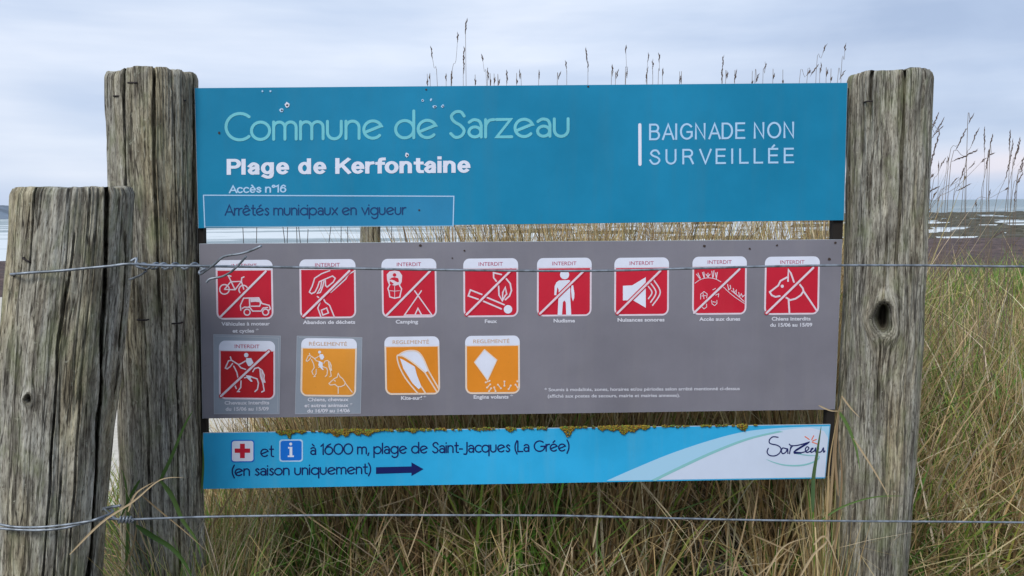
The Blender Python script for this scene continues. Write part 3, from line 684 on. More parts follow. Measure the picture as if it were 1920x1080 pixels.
for (x, y, r) in [(538, 197, 5.2), (528, 206.5, 3.8), (763, 291, 4.2), (792, 188, 2.8), (808, 187, 2.4), (815, 200, 3.4), (830, 199, 3), (507, 171, 2), (492, 171, 1.8)]:
    c = fill_shapes('chip', [jag(x, y, r)], 4, M['white'] if r > 4 else M['pale'], bT)
    if r > 2.5: fill_shapes('chip_core', [jag(x + .4, y + .2, r * .45, 8)], 5, M['rustspot'], c)
for (x, y, r) in [(411, 249, 2.4), (786, 394, 2.0), (799, 168, 1.8), (1103, 162, 2.2)]:
    fill_shapes('chip', [jag(x, y, r)], 4, M['rustspot'], bT)

# middle board
bM = prism('sign_board', [(373, 457), (1580, 449), (1566, 768), (379, 785)], M['grey'], M['edge'])
tag(bM, 'grey prohibition board with red and orange pictograms, middle of the three boards', 'sign board', 'boards mounted between the two tall posts')
for (x, y, r) in [(788, 460, 2.6), (871, 470, 1.9), (1321, 461.5, 2.8), (1406, 466, 2), (1457, 460, 2), (1555, 486, 3.2), (1566, 455, 2.4), (848, 484, 1.5)]:
    fill_shapes('chip', [jag(x, y, r)], 4, M['rustspot'], bM)
def bil(q, s, t):
    (x0, y0), (x1, y1), (x2, y2), (x3, y3) = q     # TL TR BR BL
    return ((x0 * (1 - s) + x1 * s) * (1 - t) + (x3 * (1 - s) + x2 * s) * t, (y0 * (1 - s) + y1 * s) * (1 - t) + (y3 * (1 - s) + y2 * s) * t)
def rrect(q, s0, t0, s1, t1, r, corners=(1, 1, 1, 1), asp=1.0):
    pts = []
    for k, (cx_, cy_, a0) in enumerate(((s1 - r, t0 + r, -90), (s1 - r, t1 - r, 0), (s0 + r, t1 - r, 90), (s0 + r, t0 + r, 180))):
        idx = (1, 2, 3, 0)[k]
        if corners[idx]:
            for i in range(7):
                a = math.radians(a0 + 90 * i / 6); pts.append(bil(q, cx_ + r * math.cos(a), cy_ + r * math.sin(a)))
        else: pts.append(bil(q, (s1, s1, s0, s0)[k], (t0, t1, t1, t0)[k]))
    return pts
def Zf(bx, by, s=6.0): return lambda pts: [(bx + x / s, by + y / s) for x, y in pts]
SEEN = 0
def plaque(board, quad, field, head, headmat, line, slash=None, under=None, base=0, label='', tx=(.28, .72)):
    p = flat('pictogram', rrect(quad, 0, 0, 1, 1, .12), base + 1, line, board, label)
    flat('header', rrect(quad, .0, .0, 1., .165, .11, (1, 1, 0, 0)), base + 1.7, M['white'], p)
    flat('field', rrect(quad, .032, .178, .968, .970, .085, (0, 0, 1, 1)), base + 2, field, p)
    a, b_ = bil(quad, tx[0], .125), bil(quad, tx[1], .125)
    text('header_lettering', head, a[0], b_[0], a[1], b_[1], 7.2, base + 3, headmat, p)
    if under: strokes('slash_outline', [slash], 7.6, base + 5, under, p)
    if slash: strokes('slash', [slash], 3.8, base + 6, line, p)
    return p
ZA, ZB, ZC, ZD, ZE, ZG = Zf(370, 450), Zf(690, 450), Zf(990, 450), Zf(1270, 450), Zf(380, 610), Zf(690, 610)
def Q(x0, y0, x1, y1, dx=0, dy=-1): return [(x0, y0), (x1, y0 + dy), (x1 + dx, y1 + dy), (x0 + dx, y1)]
PW = M['pinkwhite']
W2 = 2.3
# 1 bicycle and off-road car
p = plaque(bM, Q(404, 488, 511, 599.5, 2), M['red'], 'INTERDIT', M['redtext'], PW, ZA([(252, 872), (770, 352)]), label='red no-vehicles pictogram with bicycle and car')
bike = [arc(305, 555, 54, 0, 360, 22), arc(515, 555, 50, 205, 60, 1) and arc(518, 560, 50, 140, 330, 14), [(305, 555), (375, 470), (495, 465), (425, 560), (305, 555)], [(350, 405), (425, 560)], [(328, 395), (378, 407)], [(525, 415), (500, 425), (495, 465), (522, 552)]]
strokes('bicycle_symbol', [ZA(l) for l in bike], W2, 3, PW, p)
jeep = [[(490, 790), (484, 735), (520, 655), (690, 650), (728, 715), (808, 735), (822, 772), (805, 790)], arc(560, 812, 34, 0, 360, 18), arc(768, 812, 34, 0, 360, 18), [(585, 660), (590, 745), (575, 755)], [(505, 770), (530, 755), (590, 758), (622, 800), (715, 800), (740, 765), (790, 760)], [(605, 745), (700, 745), (712, 715), (690, 665)]]
strokes('car_symbol', [ZA(l) for l in jeep], W2, 3, PW, p)
fill_shapes('car_symbol_roof', [ZA([(595, 660), (685, 658), (702, 700), (650, 695), (600, 700)])], 4, PW, p)
# 2 litter
p = plaque(bM, Q(561, 486.5, 666.5, 597.5, 1.5), M['red'], 'INTERDIT', M['redtext'], PW, ZA([(1192, 858), (1710, 348)]), M['red'], label='red no-litter pictogram with hand dropping a bottle')
strokes('hand_symbol', [ZA(l) for l in [[(1490, 345), (1400, 378), (1320, 430), (1292, 520), (1260, 585), (1285, 605), (1325, 585), (1352, 530), (1372, 470), (1420, 448), (1520, 405), (1552, 430), (1530, 472), (1460, 530)], [(1400, 458), (1388, 535), (1350, 600), (1385, 590), (1412, 520), (1425, 460)], [(1440, 455), (1442, 515), (1456, 522)], [(1765, 350), (1700, 385), (1668, 440), (1580, 520), (1500, 590)]]], W2, 3, PW, p)
strokes('bottle_symbol', [ZA(l) for l in [[(1350, 636), (1375, 655)], [(1382, 700), (1355, 765), (1390, 862)], [(1415, 655), (1440, 700), (1488, 735), (1540, 862)], [(1395, 790), (1455, 765), (1475, 820), (1412, 845), (1395, 790)]]], W2, 3, PW, p)
# 3 camping
p = plaque(bM, Q(715, 485.5, 818, 596, 1.5), M['red'], 'INTERDIT', M['redtext'], PW, ZB([(205, 850), (705, 342)]), label='red no-camping pictogram with sleeping bag and tent')
bag = [(300, 350), (350, 360), (378, 400), (372, 470), (352, 505), (378, 550), (366, 600), (358, 642), (300, 655), (245, 640), (238, 590), (224, 545), (244, 505), (222, 450), (218, 390), (245, 360)]
strokes('sleeping_bag_symbol', [ZB(bag + bag[:1])], W2, 3, PW, p)
fill_shapes('sleeping_bag_hood', [ZB([(300, 352), (350, 362), (376, 400), (370, 470), (350, 500), (305, 515), (246, 500), (222, 450), (220, 390), (246, 362)])], 3.5, PW, p)
fill_shapes('sleeper_symbol', [ZB(circ(298, 393, 20)), ZB([(240, 448), (265, 425), (300, 418), (340, 430), (348, 470), (330, 475), (290, 452), (262, 445)]), ZB([(245, 460), (290, 490), (270, 505), (245, 495)])], 4.5, M['red'], p)
strokes('sleeping_bag_seam', [ZB([(300, 520), (300, 650)]), ZB([(245, 570), (300, 575), (355, 570)])], 1.0, 3.5, PW, p)
strokes('tent_symbol', [ZB(l) for l in [[(600, 572), (410, 845), (720, 845), (525, 572)], [(530, 838), (562, 768), (600, 838)]]], W2, 3, PW, p)
# 4 fire
p = plaque(bM, Q(868.5, 485, 971.5, 595, .5), M['red'], 'INTERDIT', M['redtext'], PW, ZB([(1108, 838), (1608, 342)]), M['red'], label='red no-fire pictogram with match and flame')
strokes('flame_symbol', [ZB(l) for l in [[(1500, 388), (1412, 368), (1414, 425), (1445, 465)], [(1550, 430), (1600, 490), (1614, 570), (1592, 630), (1545, 672)], [(1468, 500), (1474, 620), (1510, 682), (1516, 590), (1545, 532), (1560, 610)], [(1510, 682), (1548, 620)]]], 2.8, 3, PW, p)
strokes('match_symbol', [ZB(l) for l in [[(1280, 612), (1152, 562), (1128, 628), (1240, 667)], [(1335, 645), (1532, 728)], [(1290, 685), (1500, 775)]]], 2.8, 3, PW, p)
fill_shapes('match_head_symbol', [ZB(circ(1575, 780, 48))], 4, M['white'], p)
# 5 nudism
p = plaque(bM, Q(1007, 484, 1109.5, 593.5, -.5), M['red'], 'INTERDIT', M['redtext'], PW, ZC([(135, 828), (630, 345)]), M['red'], label='red pictogram with a standing figure')
fill_shapes('figure_symbol', [ZC(circ(412, 390, 52)), ZC([(350, 455), (465, 450), (500, 490), (475, 520), (476, 660), (487, 848), (430, 848), (425, 700), (408, 680), (392, 700), (382, 848), (333, 848), (342, 660), (345, 560), (330, 530), (318, 620), (296, 620), (300, 520), (318, 478)]), ZC([(490, 505), (508, 510), (522, 600), (520, 650), (506, 690), (492, 650), (484, 560)])], 3, M['white'], p)
# 6 noise
p = plaque(bM, Q(1152, 483.5, 1254.5, 592.5, -.5), M['red'], 'INTERDIT', M['redtext'], PW, ZC([(1005, 824), (1490, 345)]), M['red'], label='red no-noise pictogram with loudspeaker')
fill_shapes('loudspeaker_symbol', [ZC([(1068, 515), (1172, 510), (1325, 418), (1325, 762), (1185, 680), (1068, 680)])], 3, M['white'], p)
strokes('sound_wave_symbol', [ZC(cr2(l)) for l in [[(1352, 520), (1395, 590), (1355, 660)], [(1380, 485), (1440, 590), (1380, 700)], [(1415, 450), (1488, 590), (1402, 735)]]], 2.4, 3, PW, p)
# 7 dunes
p = plaque(bM, Q(1298.5, 481.5, 1400.5, 590.5, -1), M['red'], 'INTERDIT', M['redtext'], PW, ZD([(188, 820), (700, 328)]), label='red no-dune-access pictogram with footprints')
strokes('dune_symbol', [ZD(cr2(l)) for l in [[(200, 485), (260, 445), (340, 426), (420, 436), (490, 470)], [(520, 530), (600, 605), (680, 665), (752, 712)]]], 1.2, 3, PW, p)
strokes('dune_grass_symbol', [ZD(l) for l in [[(215, 385), (262, 445)], [(232, 372), (258, 428)], [(282, 365), (302, 428)], [(298, 360), (305, 420)], [(322, 385), (345, 418), (368, 385)], [(345, 372), (345, 415)], [(388, 350), (398, 425)], [(412, 345), (405, 415)], [(428, 370), (440, 438)], [(450, 365), (440, 425)], [(565, 500), (578, 560), (600, 545), (595, 510)], [(630, 545), (640, 595), (665, 560), (660, 610)], [(690, 590), (700, 640), (720, 605), (735, 640), (755, 620)], [(610, 570), (720, 660)], [(715, 660), (750, 690)]]], 1.5, 3.4, PW, p)
strokes('footprint_symbol', [ZD(l) for l in [[(262, 665), (262, 610), (300, 580), (335, 605), (330, 650)], [(290, 600), (300, 660)], [(280, 755), (300, 775), (330, 755), (328, 720)], [(385, 680), (392, 720), (420, 738), (445, 715), (445, 680)], [(400, 560), (430, 545)], [(430, 620), (465, 605), (462, 640)], [(275, 630), (320, 625)], [(400, 695), (430, 700)]]], 1.3, 3.4, PW, p)
# 8 dogs
p = plaque(bM, Q(1434.5, 481.5, 1537.5, 590.5, -2), M['red'], 'INTERDIT', M['redtext'], PW, ZD([(1003, 822), (1530, 312)]), M['red'], label='red no-dogs pictogram with a dog head')
dog = [[(1232, 420), (1160, 460), (1135, 512), (1040, 585), (1062, 622), (1105, 640), (1152, 630)], [(1245, 462), (1250, 335), (1278, 375), (1312, 472)], [(1370, 490), (1412, 545), (1420, 575), (1390, 620), (1330, 660), (1270, 676), (1220, 645)], [(1420, 575), (1572, 800)], [(1252, 680), (1262, 832)]]
strokes('dog_symbol', [ZD(l) for l in dog], 3.2, 3, PW, p)
fill_shapes('dog_eye_symbol', [ZD(circ(1180, 520, 18))], 3.5, PW, p)
# 9 / 10 patches with riders
hp = [[(312, 355), (322, 392), (290, 400), (255, 480), (275, 490), (310, 465), (335, 430)], [(318, 388), (400, 440), (430, 478), (482, 495)], [(350, 460), (385, 530), (398, 595)], [(432, 625), (428, 700), (392, 745), (415, 745)], [(398, 595), (355, 660), (378, 710)], [(480, 402), (430, 432), (405, 440)], [(565, 520), (585, 485), (625, 475), (668, 505), (692, 560), (688, 600), (700, 640)], [(645, 500), (652, 580), (678, 650), (692, 735), (665, 750)], [(470, 590), (540, 578), (612, 602), (628, 650), (616, 720), (588, 745)], [(668, 520), (668, 600), (690, 640)]]
hf = [circ(490, 335, 25), [(490, 370), (545, 368), (572, 420), (545, 460), (512, 458), (485, 405)], [(482, 560), (552, 570), (540, 600), (562, 630), (545, 636), (505, 600)]]
s9 = flat('overlay_patch', [(400.5, 627), (526, 630), (523.5, 776), (401.5, 776)], 1.2, M['patch_grey'], bM, 'stuck-on grey patch at the far left of the lower row')
strokes('film_edge', [[(400.5, 627), (526, 630), (523.5, 776), (401.5, 776), (400.5, 627)], [(404, 630), (522, 634)], [(522.5, 634), (520.5, 772)]], .9, 2.2, M['film_edge_grey'], s9)
s10 = flat('overlay_patch', [(557, 630), (679, 633), (676, 775), (553.5, 776)], 1.2, M['patch_grey'], bM, 'stuck-on grey patch second in the lower row')
strokes('film_edge', [[(557, 630), (679, 633), (676, 775), (553.5, 776), (557, 630)], [(561, 633), (676, 636)]], .9, 2.2, M['film_edge_grey'], s10)
def sub_plaque(par, quad, field, head, headmat, line, tx):
    """same plaque, one level down: everything hangs directly under the patch"""
    flat('pictogram_ground', rrect(quad, 0, 0, 1, 1, .12), 3, line, par)
    flat('header', rrect(quad, .0, .0, 1., .165, .11, (1, 1, 0, 0)), 3.7, M['white'], par)
    flat('field', rrect(quad, .032, .178, .968, .970, .085, (0, 0, 1, 1)), 4.2, field, par)
    a, b_ = bil(quad, tx[0], .125), bil(quad, tx[1], .125)
    text('header_lettering', head, a[0], b_[0], a[1], b_[1], 7.2, 5, headmat, par)
sub_plaque(s9, Q(410.5, 638.5, 516, 748.5, 0, 1), M['deepred'], 'INTERDIT', M['redtext'], PW, (.28, .72))
strokes('horse_symbol', [ZE(l) for l in hp], 2.4, 5.5, PW, s9); fill_shapes('rider_head_symbol', [ZE(hf[0])], 6, M['white'], s9); fill_shapes('rider_symbol', [ZE(l) for l in hf[1:]], 6, M['white'], s9)
strokes('slash_outline', [ZE([(205, 797), (745, 292)])], 7.4, 7, M['deepred'], s9); strokes('slash', [ZE([(205, 797), (745, 292)])], 4.0, 8, PW, s9)
sub_plaque(s10, Q(565, 634, 669.5, 743, -2, 1), M['amber'], 'RÉGLEMENTÉ', M['orangetext'], M['cream'], (.14, .82))
def hm(l): return [(1160 + (x - 250) * 295 / 455, 285 + (y - 310) * 295 / 440) for x, y in l]
strokes('horse_symbol', [ZE(hm(l)) for l in hp], 1.7, 5.5, M['cream'], s10); fill_shapes('rider_symbol', [ZE(hm(l)) for l in hf] + [ZE([(1310, 400), (1350, 420), (1350, 470), (1335, 490), (1300, 450)])], 6, M['white'], s10)
strokes('dog_symbol', [ZE(l) for l in [[(1420, 655), (1480, 600), (1512, 585), (1525, 540), (1545, 578), (1575, 600), (1605, 645), (1595, 672), (1555, 690), (1518, 690), (1490, 665), (1440, 672), (1420, 655)], [(1608, 655), (1682, 752)], [(1525, 692), (1525, 765)], [(1480, 620), (1492, 628)]]], 1.8, 5.5, M['cream'], s10)
# 11 kite surf
p = plaque(bM, Q(720.5, 631.5, 823.5, 740.5, 2), M['orange'], 'REGLEMENTÉ', M['orangetext'], M['cream'], label='orange kite-surf pictogram', tx=(.15, .81))
fill_shapes('kite_symbol', [ZG([(330, 345), (400, 302), (480, 285), (560, 298), (620, 370), (680, 510), (640, 532), (520, 430), (400, 352)]), ZG([(360, 372), (400, 390), (525, 465), (550, 560), (602, 690), (570, 718), (500, 650), (400, 490)])], 3, M['white'], p)
strokes('kite_outline_symbol', [ZG(cr2([(640, 530), (520, 428), (400, 350), (330, 340), (345, 440), (400, 560), (470, 660), (560, 765)])), ZG(cr2([(330, 345), (400, 300), (480, 284), (560, 298), (620, 370), (680, 510)])), ZG([(600, 690), (650, 768)]), ZG([(640, 530), (780, 755)]), ZG([(680, 510), (800, 720)])], 2.6, 3.5, M['cream'], p)
# 12 flying toys
p = plaque(bM, Q(872, 630, 974.5, 739, .5), M['orange'], 'REGLEMENTÉ', M['orangetext'], M['cream'], label='orange kite-flying pictogram', tx=(.15, .81))
fill_shapes('kite_symbol', [ZG([(1310, 272), (1450, 390), (1345, 618), (1197, 415)])], 3, M['white'], p)
strokes('kite_outline_symbol', [ZG([(1310, 272), (1450, 390), (1345, 618), (1197, 415), (1310, 272)])], 1.6, 3.5, M['cream'], p)
tl = [((1325, 642), (1368, 625)), ((1340, 700), (1375, 665)), ((1362, 742), (1385, 708)), ((1435, 742), (1420, 698)), ((1462, 668), (1495, 708)), ((1535, 632), (1535, 680)), ((1605, 678), (1582, 718)), ((1660, 668), (1685, 700)), ((1680, 630), (1686, 632))]
strokes('kite_tail_symbol', [ZG(list(l)) for l in tl], 1.7, 3, M['cream'], p)
fill_shapes('kite_tail_bead_symbol', [ZG(circ(x, y, 11, 10)) for l in tl for x, y in l], 4, M['cream'], p)
cb = dict(bold=.022)
for (s, x0, x1, y, par, ly) in [('Véhicules à moteur', 415, 506, 610.5, bM, 2), ('et cycles *', 436, 485, 623.5, bM, 2), ('Abandon de déchets', 568, 666, 607.5, bM, 2), ('Camping', 742, 784, 606.5, bM, 2),
    ('Feux', 909, 932, 605.5, bM, 2), ('Nudisme', 1038, 1078, 604.5, bM, 2), ('Nuisances sonores', 1158, 1246, 603, bM, 2), ('Accès aux dunes', 1311, 1388, 601.5, bM, 2), ('Chiens interdits', 1447, 1520, 601, bM, 2), ('du 15/06 au 15/09', 1444, 1523, 612.5, bM, 2),
    ('Chevaux interdits', 421, 505, 758.5, s9, 5), ('du 15/06 au 15/09', 423, 504, 770, s9, 5), ('Chiens, chevaux', 577, 654, 752.5, s10, 5), ('et autres animaux *', 571, 661, 763.5, s10, 5), ('du 16/09 au 14/06', 576, 656, 773.5, s10, 5),
    ('Kite-surf *', 752, 799, 749.5, bM, 2), ('Engins volants *', 888, 962, 747.5, bM, 2), ('* Soumis à modalités, zones, horaires et/ou périodes selon arrêté mentionné ci-dessus', 1021, 1387, 733.5, bM, 2), ('(affiché aux postes de secours, mairie et mairies annexes).', 1027, 1275, 745.5, bM, 2)]:
    long_ = len(s) > 40
    text('caption', s, x0, x1, y, y - (x1 - x0) * .006, 6.2 if long_ else 6.8, ly, M['caption'], par, bold=.012 if long_ else .03, label='small white caption ' + (s[:22] if not long_ else 'in fine print'))

# bottom board
bB = prism('sign_board', [(380, 812), (1558, 796), (1548, 897), (380, 917)], M['sky_blue'], M['edge'])
tag(bB, 'narrow light blue direction board with white swoosh, lowest of the three boards', 'sign board', 'boards mounted between the two tall posts')
Z7 = Zf(990, 700, 3.2)
e1 = cr2([(470, 645), (640, 570), (860, 480), (1100, 400), (1300, 350), (1500, 328), (1680, 320)])
fill_shapes('swoosh', [Z7(e1) + [(1555.5, 799), (1546, 895.2)]], 1.2, M['swoosh'], bB)
e2 = cr2([(740, 640), (900, 562), (1100, 470), (1300, 393), (1480, 350), (1620, 330)])
fill_shapes('swoosh_white', [Z7(e2) + [(1520, 802), (1545, 808), (1553, 822), (1546.4, 894.6)]], 2.2, M['swirl'], bB)
fill_shapes('swoosh_line', [Z7(e2[:26]) + Z7([(x + 26, y + 6) for x, y in e2[:26]][::-1])], 3.2, M['teal'], bB)
def box_px(x0, y0, x1, y1, r=.12): return rrect([(x0, y0), (x1, y0 - .4), (x1, y1 - .4), (x0, y1)], 0, 0, 1, 1, r)
rc = flat('first_aid_emblem', box_px(433, 825, 477, 867), 2, M['infoblue'], bB, 'white square emblem with red cross'); flat('emblem_ground', box_px(435, 827, 475, 865), 3, M['white'], rc)
flat('red_cross', [(450, 832), (459, 832), (459, 841), (469, 841), (469, 849), (459, 849), (459, 859), (450, 859), (450, 849), (440, 849), (440, 841), (450, 841)], 4, M['red'], rc)
ic = flat('information_emblem', box_px(523.5, 824, 568, 866), 2, M['pale'], bB, 'blue square information emblem'); flat('emblem_ground', box_px(526, 826.5, 565.5, 863.5), 3, M['infoblue'], ic)
flat('letter_i', [(540, 838), (548, 838), (548, 854), (551, 854), (551, 857), (539.5, 857), (539.5, 854), (543, 854), (543, 841), (540, 841)], 4, M['white'], ic)
flat('letter_i_dot', circ(545, 832.5, 2.7), 4, M['white'], ic)
rounded_text('lettering', 'et', 488, 514, 857, 857, 15.5, 2.4, 2, M['ink'], bB, 'navy word et')
rounded_text('lettering', 'à 1600 m, plage de Saint-Jacques (La Grée)', 581, 1068, 853.5, 846.5, 14.8, 2.5, 2, M['ink'], bB, 'navy words à 1600 m, plage de Saint-Jacques (La Grée)')
rounded_text('lettering', '(en saison uniquement)', 434, 696, 893, 889, 14.2, 2.5, 2, M['ink'], bB, 'navy words (en saison uniquement)')
flat('arrow', [(705, 876), (771.5, 874.5), (771.5, 867), (794, 879.5), (771.5, 892.5), (771.5, 886.5), (705, 888.5)], 2, M['ink'], bB, 'navy arrow pointing right')
Z9 = Zf(1400, 790, 9.0)
lg = [[(530, 268), (440, 262), (382, 320), (400, 375), (520, 405), (578, 460), (555, 535), (480, 580), (390, 575), (345, 520), (365, 455)], [(680, 465), (610, 450), (585, 500), (610, 545), (660, 520), (690, 465), (695, 540)], [(745, 430), (735, 480), (722, 545)], [(735, 470), (770, 420), (800, 410)], [(720, 385), (760, 410), (880, 400), (1060, 348)], [(930, 528), (1000, 505), (1050, 455), (1020, 428), (990, 470), (1010, 522), (1070, 505), (1120, 455), (1090, 465), (1085, 520), (1140, 500), (1165, 450), (1165, 520), (1200, 500), (1215, 450), (1205, 515), (1260, 510), (1295, 450), (1300, 520), (1320, 500)]]
strokes('lettering', [Z9(cr2(l, 5)) for l in lg], 2.1, 4, M['ink'], bB, 'handwritten Sarzeau signature in the white area')
fill_shapes('logo_stroke', [Z9([(1060, 345), (1045, 375), (860, 490), (820, 512), (930, 520), (925, 548), (800, 548), (785, 515), (830, 470), (980, 378)])], 4.4, M['ink'], bB)
strokes('logo_wave', [Z9(cr2([(330, 640), (450, 690), (620, 735), (800, 748), (950, 738), (1080, 705), (1180, 660), (1225, 600), (1190, 575)]))], 3.0, 3.6, M['teal'], bB, taper=True)
strokes('logo_wave', [Z9(cr2([(820, 545), (900, 555), (1050, 575), (1180, 575)]))], 2.0, 3.6, M['teal'], bB, taper=True)
strokes('logo_sun_ray', [Z9(l) for l in [[(985, 255), (1055, 305)], [(1132, 242), (1098, 310)], [(1105, 350), (1190, 382)], [(1115, 330), (1175, 305)]]], 1.8, 3.8, simple('logo_orange_print', (.70, .16, .08), .45), bB)

# battens carrying the boards
for (q, lab) in [([(366, 175), (378, 175), (388, 908), (378, 908)], 'dark upright batten behind the left ends of the boards'), ([(1571, 165), (1592, 165), (1560, 893), (1546, 893)], 'dark upright batten behind the right ends of the boards')]:
    b_ = prism('mounting_batten', q, M['batten'], M['batten'], .022, -.0085); tag(b_, lab, 'batten')

# moss along the top edge of the bottom board
def moss_mat():
    m, t, b = mat('moss_and_lichen')
    a = N(t, 'ShaderNodeAttribute', attribute_name='tint'); L(t, a.outputs['Color'], b.inputs['Base Color']); b.inputs['Roughness'].default_value = .95
    return m
M['moss'] = moss_mat()
def moss(name, x0, x1, drop, n, golden, label, cat='moss', kind=None, rise=4.0):
    V = []; Fc = []; Cc = []; k = 0; r_ = random.Random(int(x0 * 7 + x1))
    for i in range(n):
        s = r_.random(); u = x0 + (x1 - x0) * s
        if kind and math.sin(u * .071) + math.sin(u * .19 + 2) + .8 * math.sin(u * .43 + 1) < -.35: continue
        env = math.sin(math.pi * min(1, max(0, s))) ** .5; d = drop * env * (.7 + .5 * math.sin(u * .21 + 1) * math.sin(u * .093))
        ytop = 812 - 16 * (u - 380) / 1178
        v = ytop - rise * r_.random() * (.4 + .6 * env) + max(0, d) * r_.random() ** 1.3
        R_ = r_.uniform(.0009, .0024); off = r_.uniform(-.004, .005) if v < ytop else r_.uniform(.0005, .005)
        c = pl(u, v, off); pts = []
        for q in ((1, 0, 0), (-1, 0, 0), (0, 1, 0), (0, -1, 0), (0, 0, 1), (0, 0, -1)):
            pts.append(c + Vector((q[0] + r_.uniform(-.3, .3), q[1] + r_.uniform(-.3, .3), q[2] + r_.uniform(-.3, .3))) * R_)
        V += pts
        Fc += [tuple(k + z for z in f) for f in ((0, 2, 4), (2, 1, 4), (1, 3, 4), (3, 0, 4), (2, 0, 5), (1, 2, 5), (3, 1, 5), (0, 3, 5))]
        h_ = r_.random(); low = min(1, max(0, (v - ytop) / max(drop, 1)))
        if h_ < golden * .8: c_ = (r_.uniform(.20, .38), r_.uniform(.15, .26), r_.uniform(.01, .03))
        elif h_ < golden + .25: c_ = (r_.uniform(.07, .14), r_.uniform(.045, .08), .015)
        else: c_ = (r_.uniform(.08, .22), r_.uniform(.14, .27), .03)
        Cc += [(*c_, 1)] * 6; k += 6
    o = fastmesh(name, np.array([v[:] for v in V]), np.array(Fc), M['moss'], color=np.array(Cc)); tag(o, label, cat, kind=kind)
    return o
moss('moss_clump', 605, 712, 12, 2600, .55, 'largest golden brown moss clump hanging over the lowest board above its arrow text', kind=None)
moss('moss_clump', 1122, 1218, 13, 2600, .62, 'wide golden moss clump on the lowest board right of the closing bracket')
moss('moss_clump', 518, 572, 8, 900, .45, 'green gold moss clump above the blue information emblem')
moss('moss_clump', 537, 546, 18, 220, .35, 'narrow moss drip touching the blue information emblem')
moss('moss_clump', 1052, 1078, 15, 480, .6, 'small pointed moss clump above the word Grée')
moss('moss_clump', 1382, 1402, 11, 340, .6, 'small golden moss clump right above the start of the white swoosh')
moss('moss_clump', 762, 784, 9, 260, .5, 'small moss clump just right of the largest clump')
moss('moss_clump', 948, 964, 7, 170, .5, 'tiny moss clump above the words Saint-Jacques')
moss('moss_fringe', 500, 1420, 3.5, 3600, .4, 'thin yellow green moss fringe along the top edge of the lowest board', kind='stuff', rise=3.5)

# ------------------------------------------------------------------ wires
def path(pts): return [at(u, v, y) for u, v, y in pts]
yF = lambda u, v: min(surf_y(CF, RF, u, v, DF), surf_y(CF, RF, u, v, 1.63))
wt = empty('fence_wire', at(700, 503, 1.7)); tag(wt, 'upper galvanised fence wire twisted at the short post and crossing the grey board', 'wire', 'galvanised wires strung along the fence')
def kid(o, root):
    o.parent = root; o.matrix_parent_inverse = Matrix.Translation(-root.location); return o
front = []
for u, v in [(16, 514), (26, 514), (60, 511), (110, 508), (160, 503), (205, 499), (243, 495)]:
    yy = min(surf_y(CF, RF, u, v, 1.65), 1.635) - .014; front.append((u, v, yy if u > 24 else 1.72))
kid(tube('strand', path(front + [(300, 498, 1.65), (386, 499, 1.68), (560, 501.5, 1.75), (820, 506, 1.80), (1100, 508, 1.85), (1290, 503.5, 1.88), (1440, 499.5, 1.905), (1580, 497.5, 1.93), (1760, 498, 1.95), (1935, 500, 1.97), (2600, 504, 2.05)]), .0026, M['wire']), wt)
# twisted wrap
tw_ = []; A = [(245, 490, 1.66), (256, 484, 1.665), (254, 497, 1.655), (266, 503, 1.658)]
tw_ += A
for i in range(0, 61):
    s = i / 60; u = 272 + s * 112; ph = s * 3.1 * 2 * math.pi + 1.2; amp = 5.5
    tw_.append((u, 499 + amp * math.sin(ph), 1.672 + s * .03 + .006 * math.cos(ph)))
kid(tube('twisted_strand', path(tw_ + [(374, 509, 1.695), (376, 514, 1.69), (388, 506, 1.685), (404, 494, 1.68), (420, 481, 1.675), (450, 476, 1.67), (470, 470, 1.665), (490, 461, 1.66)]), .0024, M['wire'], n=3), wt)
tw2 = [(244, 496, 1.665), (258, 494, 1.66)]
for i in range(0, 41):
    s = i / 40; u = 262 + s * 60; ph = s * 1.6 * 2 * math.pi + 3.6
    tw2.append((u, 499 + 5 * math.sin(ph), 1.672 + s * .015 + .006 * math.cos(ph)))
kid(tube('twisted_strand', path(tw2), .0024, M['wire'], n=3), wt)
kid(tube('loose_end', path([(387, 530, 1.69), (394, 523, 1.69), (415, 519, 1.69), (430, 512, 1.685), (441, 503, 1.68), (452, 492, 1.675), (461, 481, 1.67)]), .0023, M['wire']), wt)
kid(tube('loose_end', path([(243, 524, 1.70), (254, 520, 1.69), (265, 515, 1.68), (274, 508, 1.675)]), .0022, M['wire']), wt)
wb = empty('fence_wire', at(900, 967, 1.7)); tag(wb, 'lower galvanised fence wire running below the lowest board', 'wire', 'galvanised wires strung along the fence')
lo1 = [(u, v, min(surf_y(CF, RF, max(u, 8), v, 1.63), 1.635) - .014) for u, v in [(-6, 990), (30, 993), (75, 994), (120, 990), (160, 980), (185, 972)]]
kid(tube('strand', path(lo1 + [(205, 964, 1.665), (212, 958, 1.68), (202, 953, 1.70)]), .0027, M['wire']), wb)
lo2 = [(u, v, min(surf_y(CF, RF, max(u, 8), v, 1.63), 1.635) - .015) for u, v in [(-6, 982), (30, 988), (80, 988), (130, 983), (170, 977)]]
kid(tube('strand', path(lo2 + [(205, 973, 1.655), (240, 974, 1.67), (300, 972, 1.69), (390, 969, 1.72), (520, 967, 1.75), (660, 966, 1.78), (1000, 966.5, 1.84), (1100, 968, 1.86), (1400, 975, 1.92), (1580, 977, 1.95), (1935, 980, 1.98), (2600, 990, 2.05)]), .0024, M['wire']), wb)
coil = []
for i in range(0, 65):
    s = i / 64; ph = s * 4.5 * 2 * math.pi; coil.append((222 + s * 28, 974.5 + 5.5 * math.sin(ph), 1.668 + .006 * math.cos(ph)))
kid(tube('twisted_strand', path([(194, 952, 1.69), (202, 960, 1.68), (212, 970, 1.665)] + coil), .0022, M['wire'], n=2), wb)
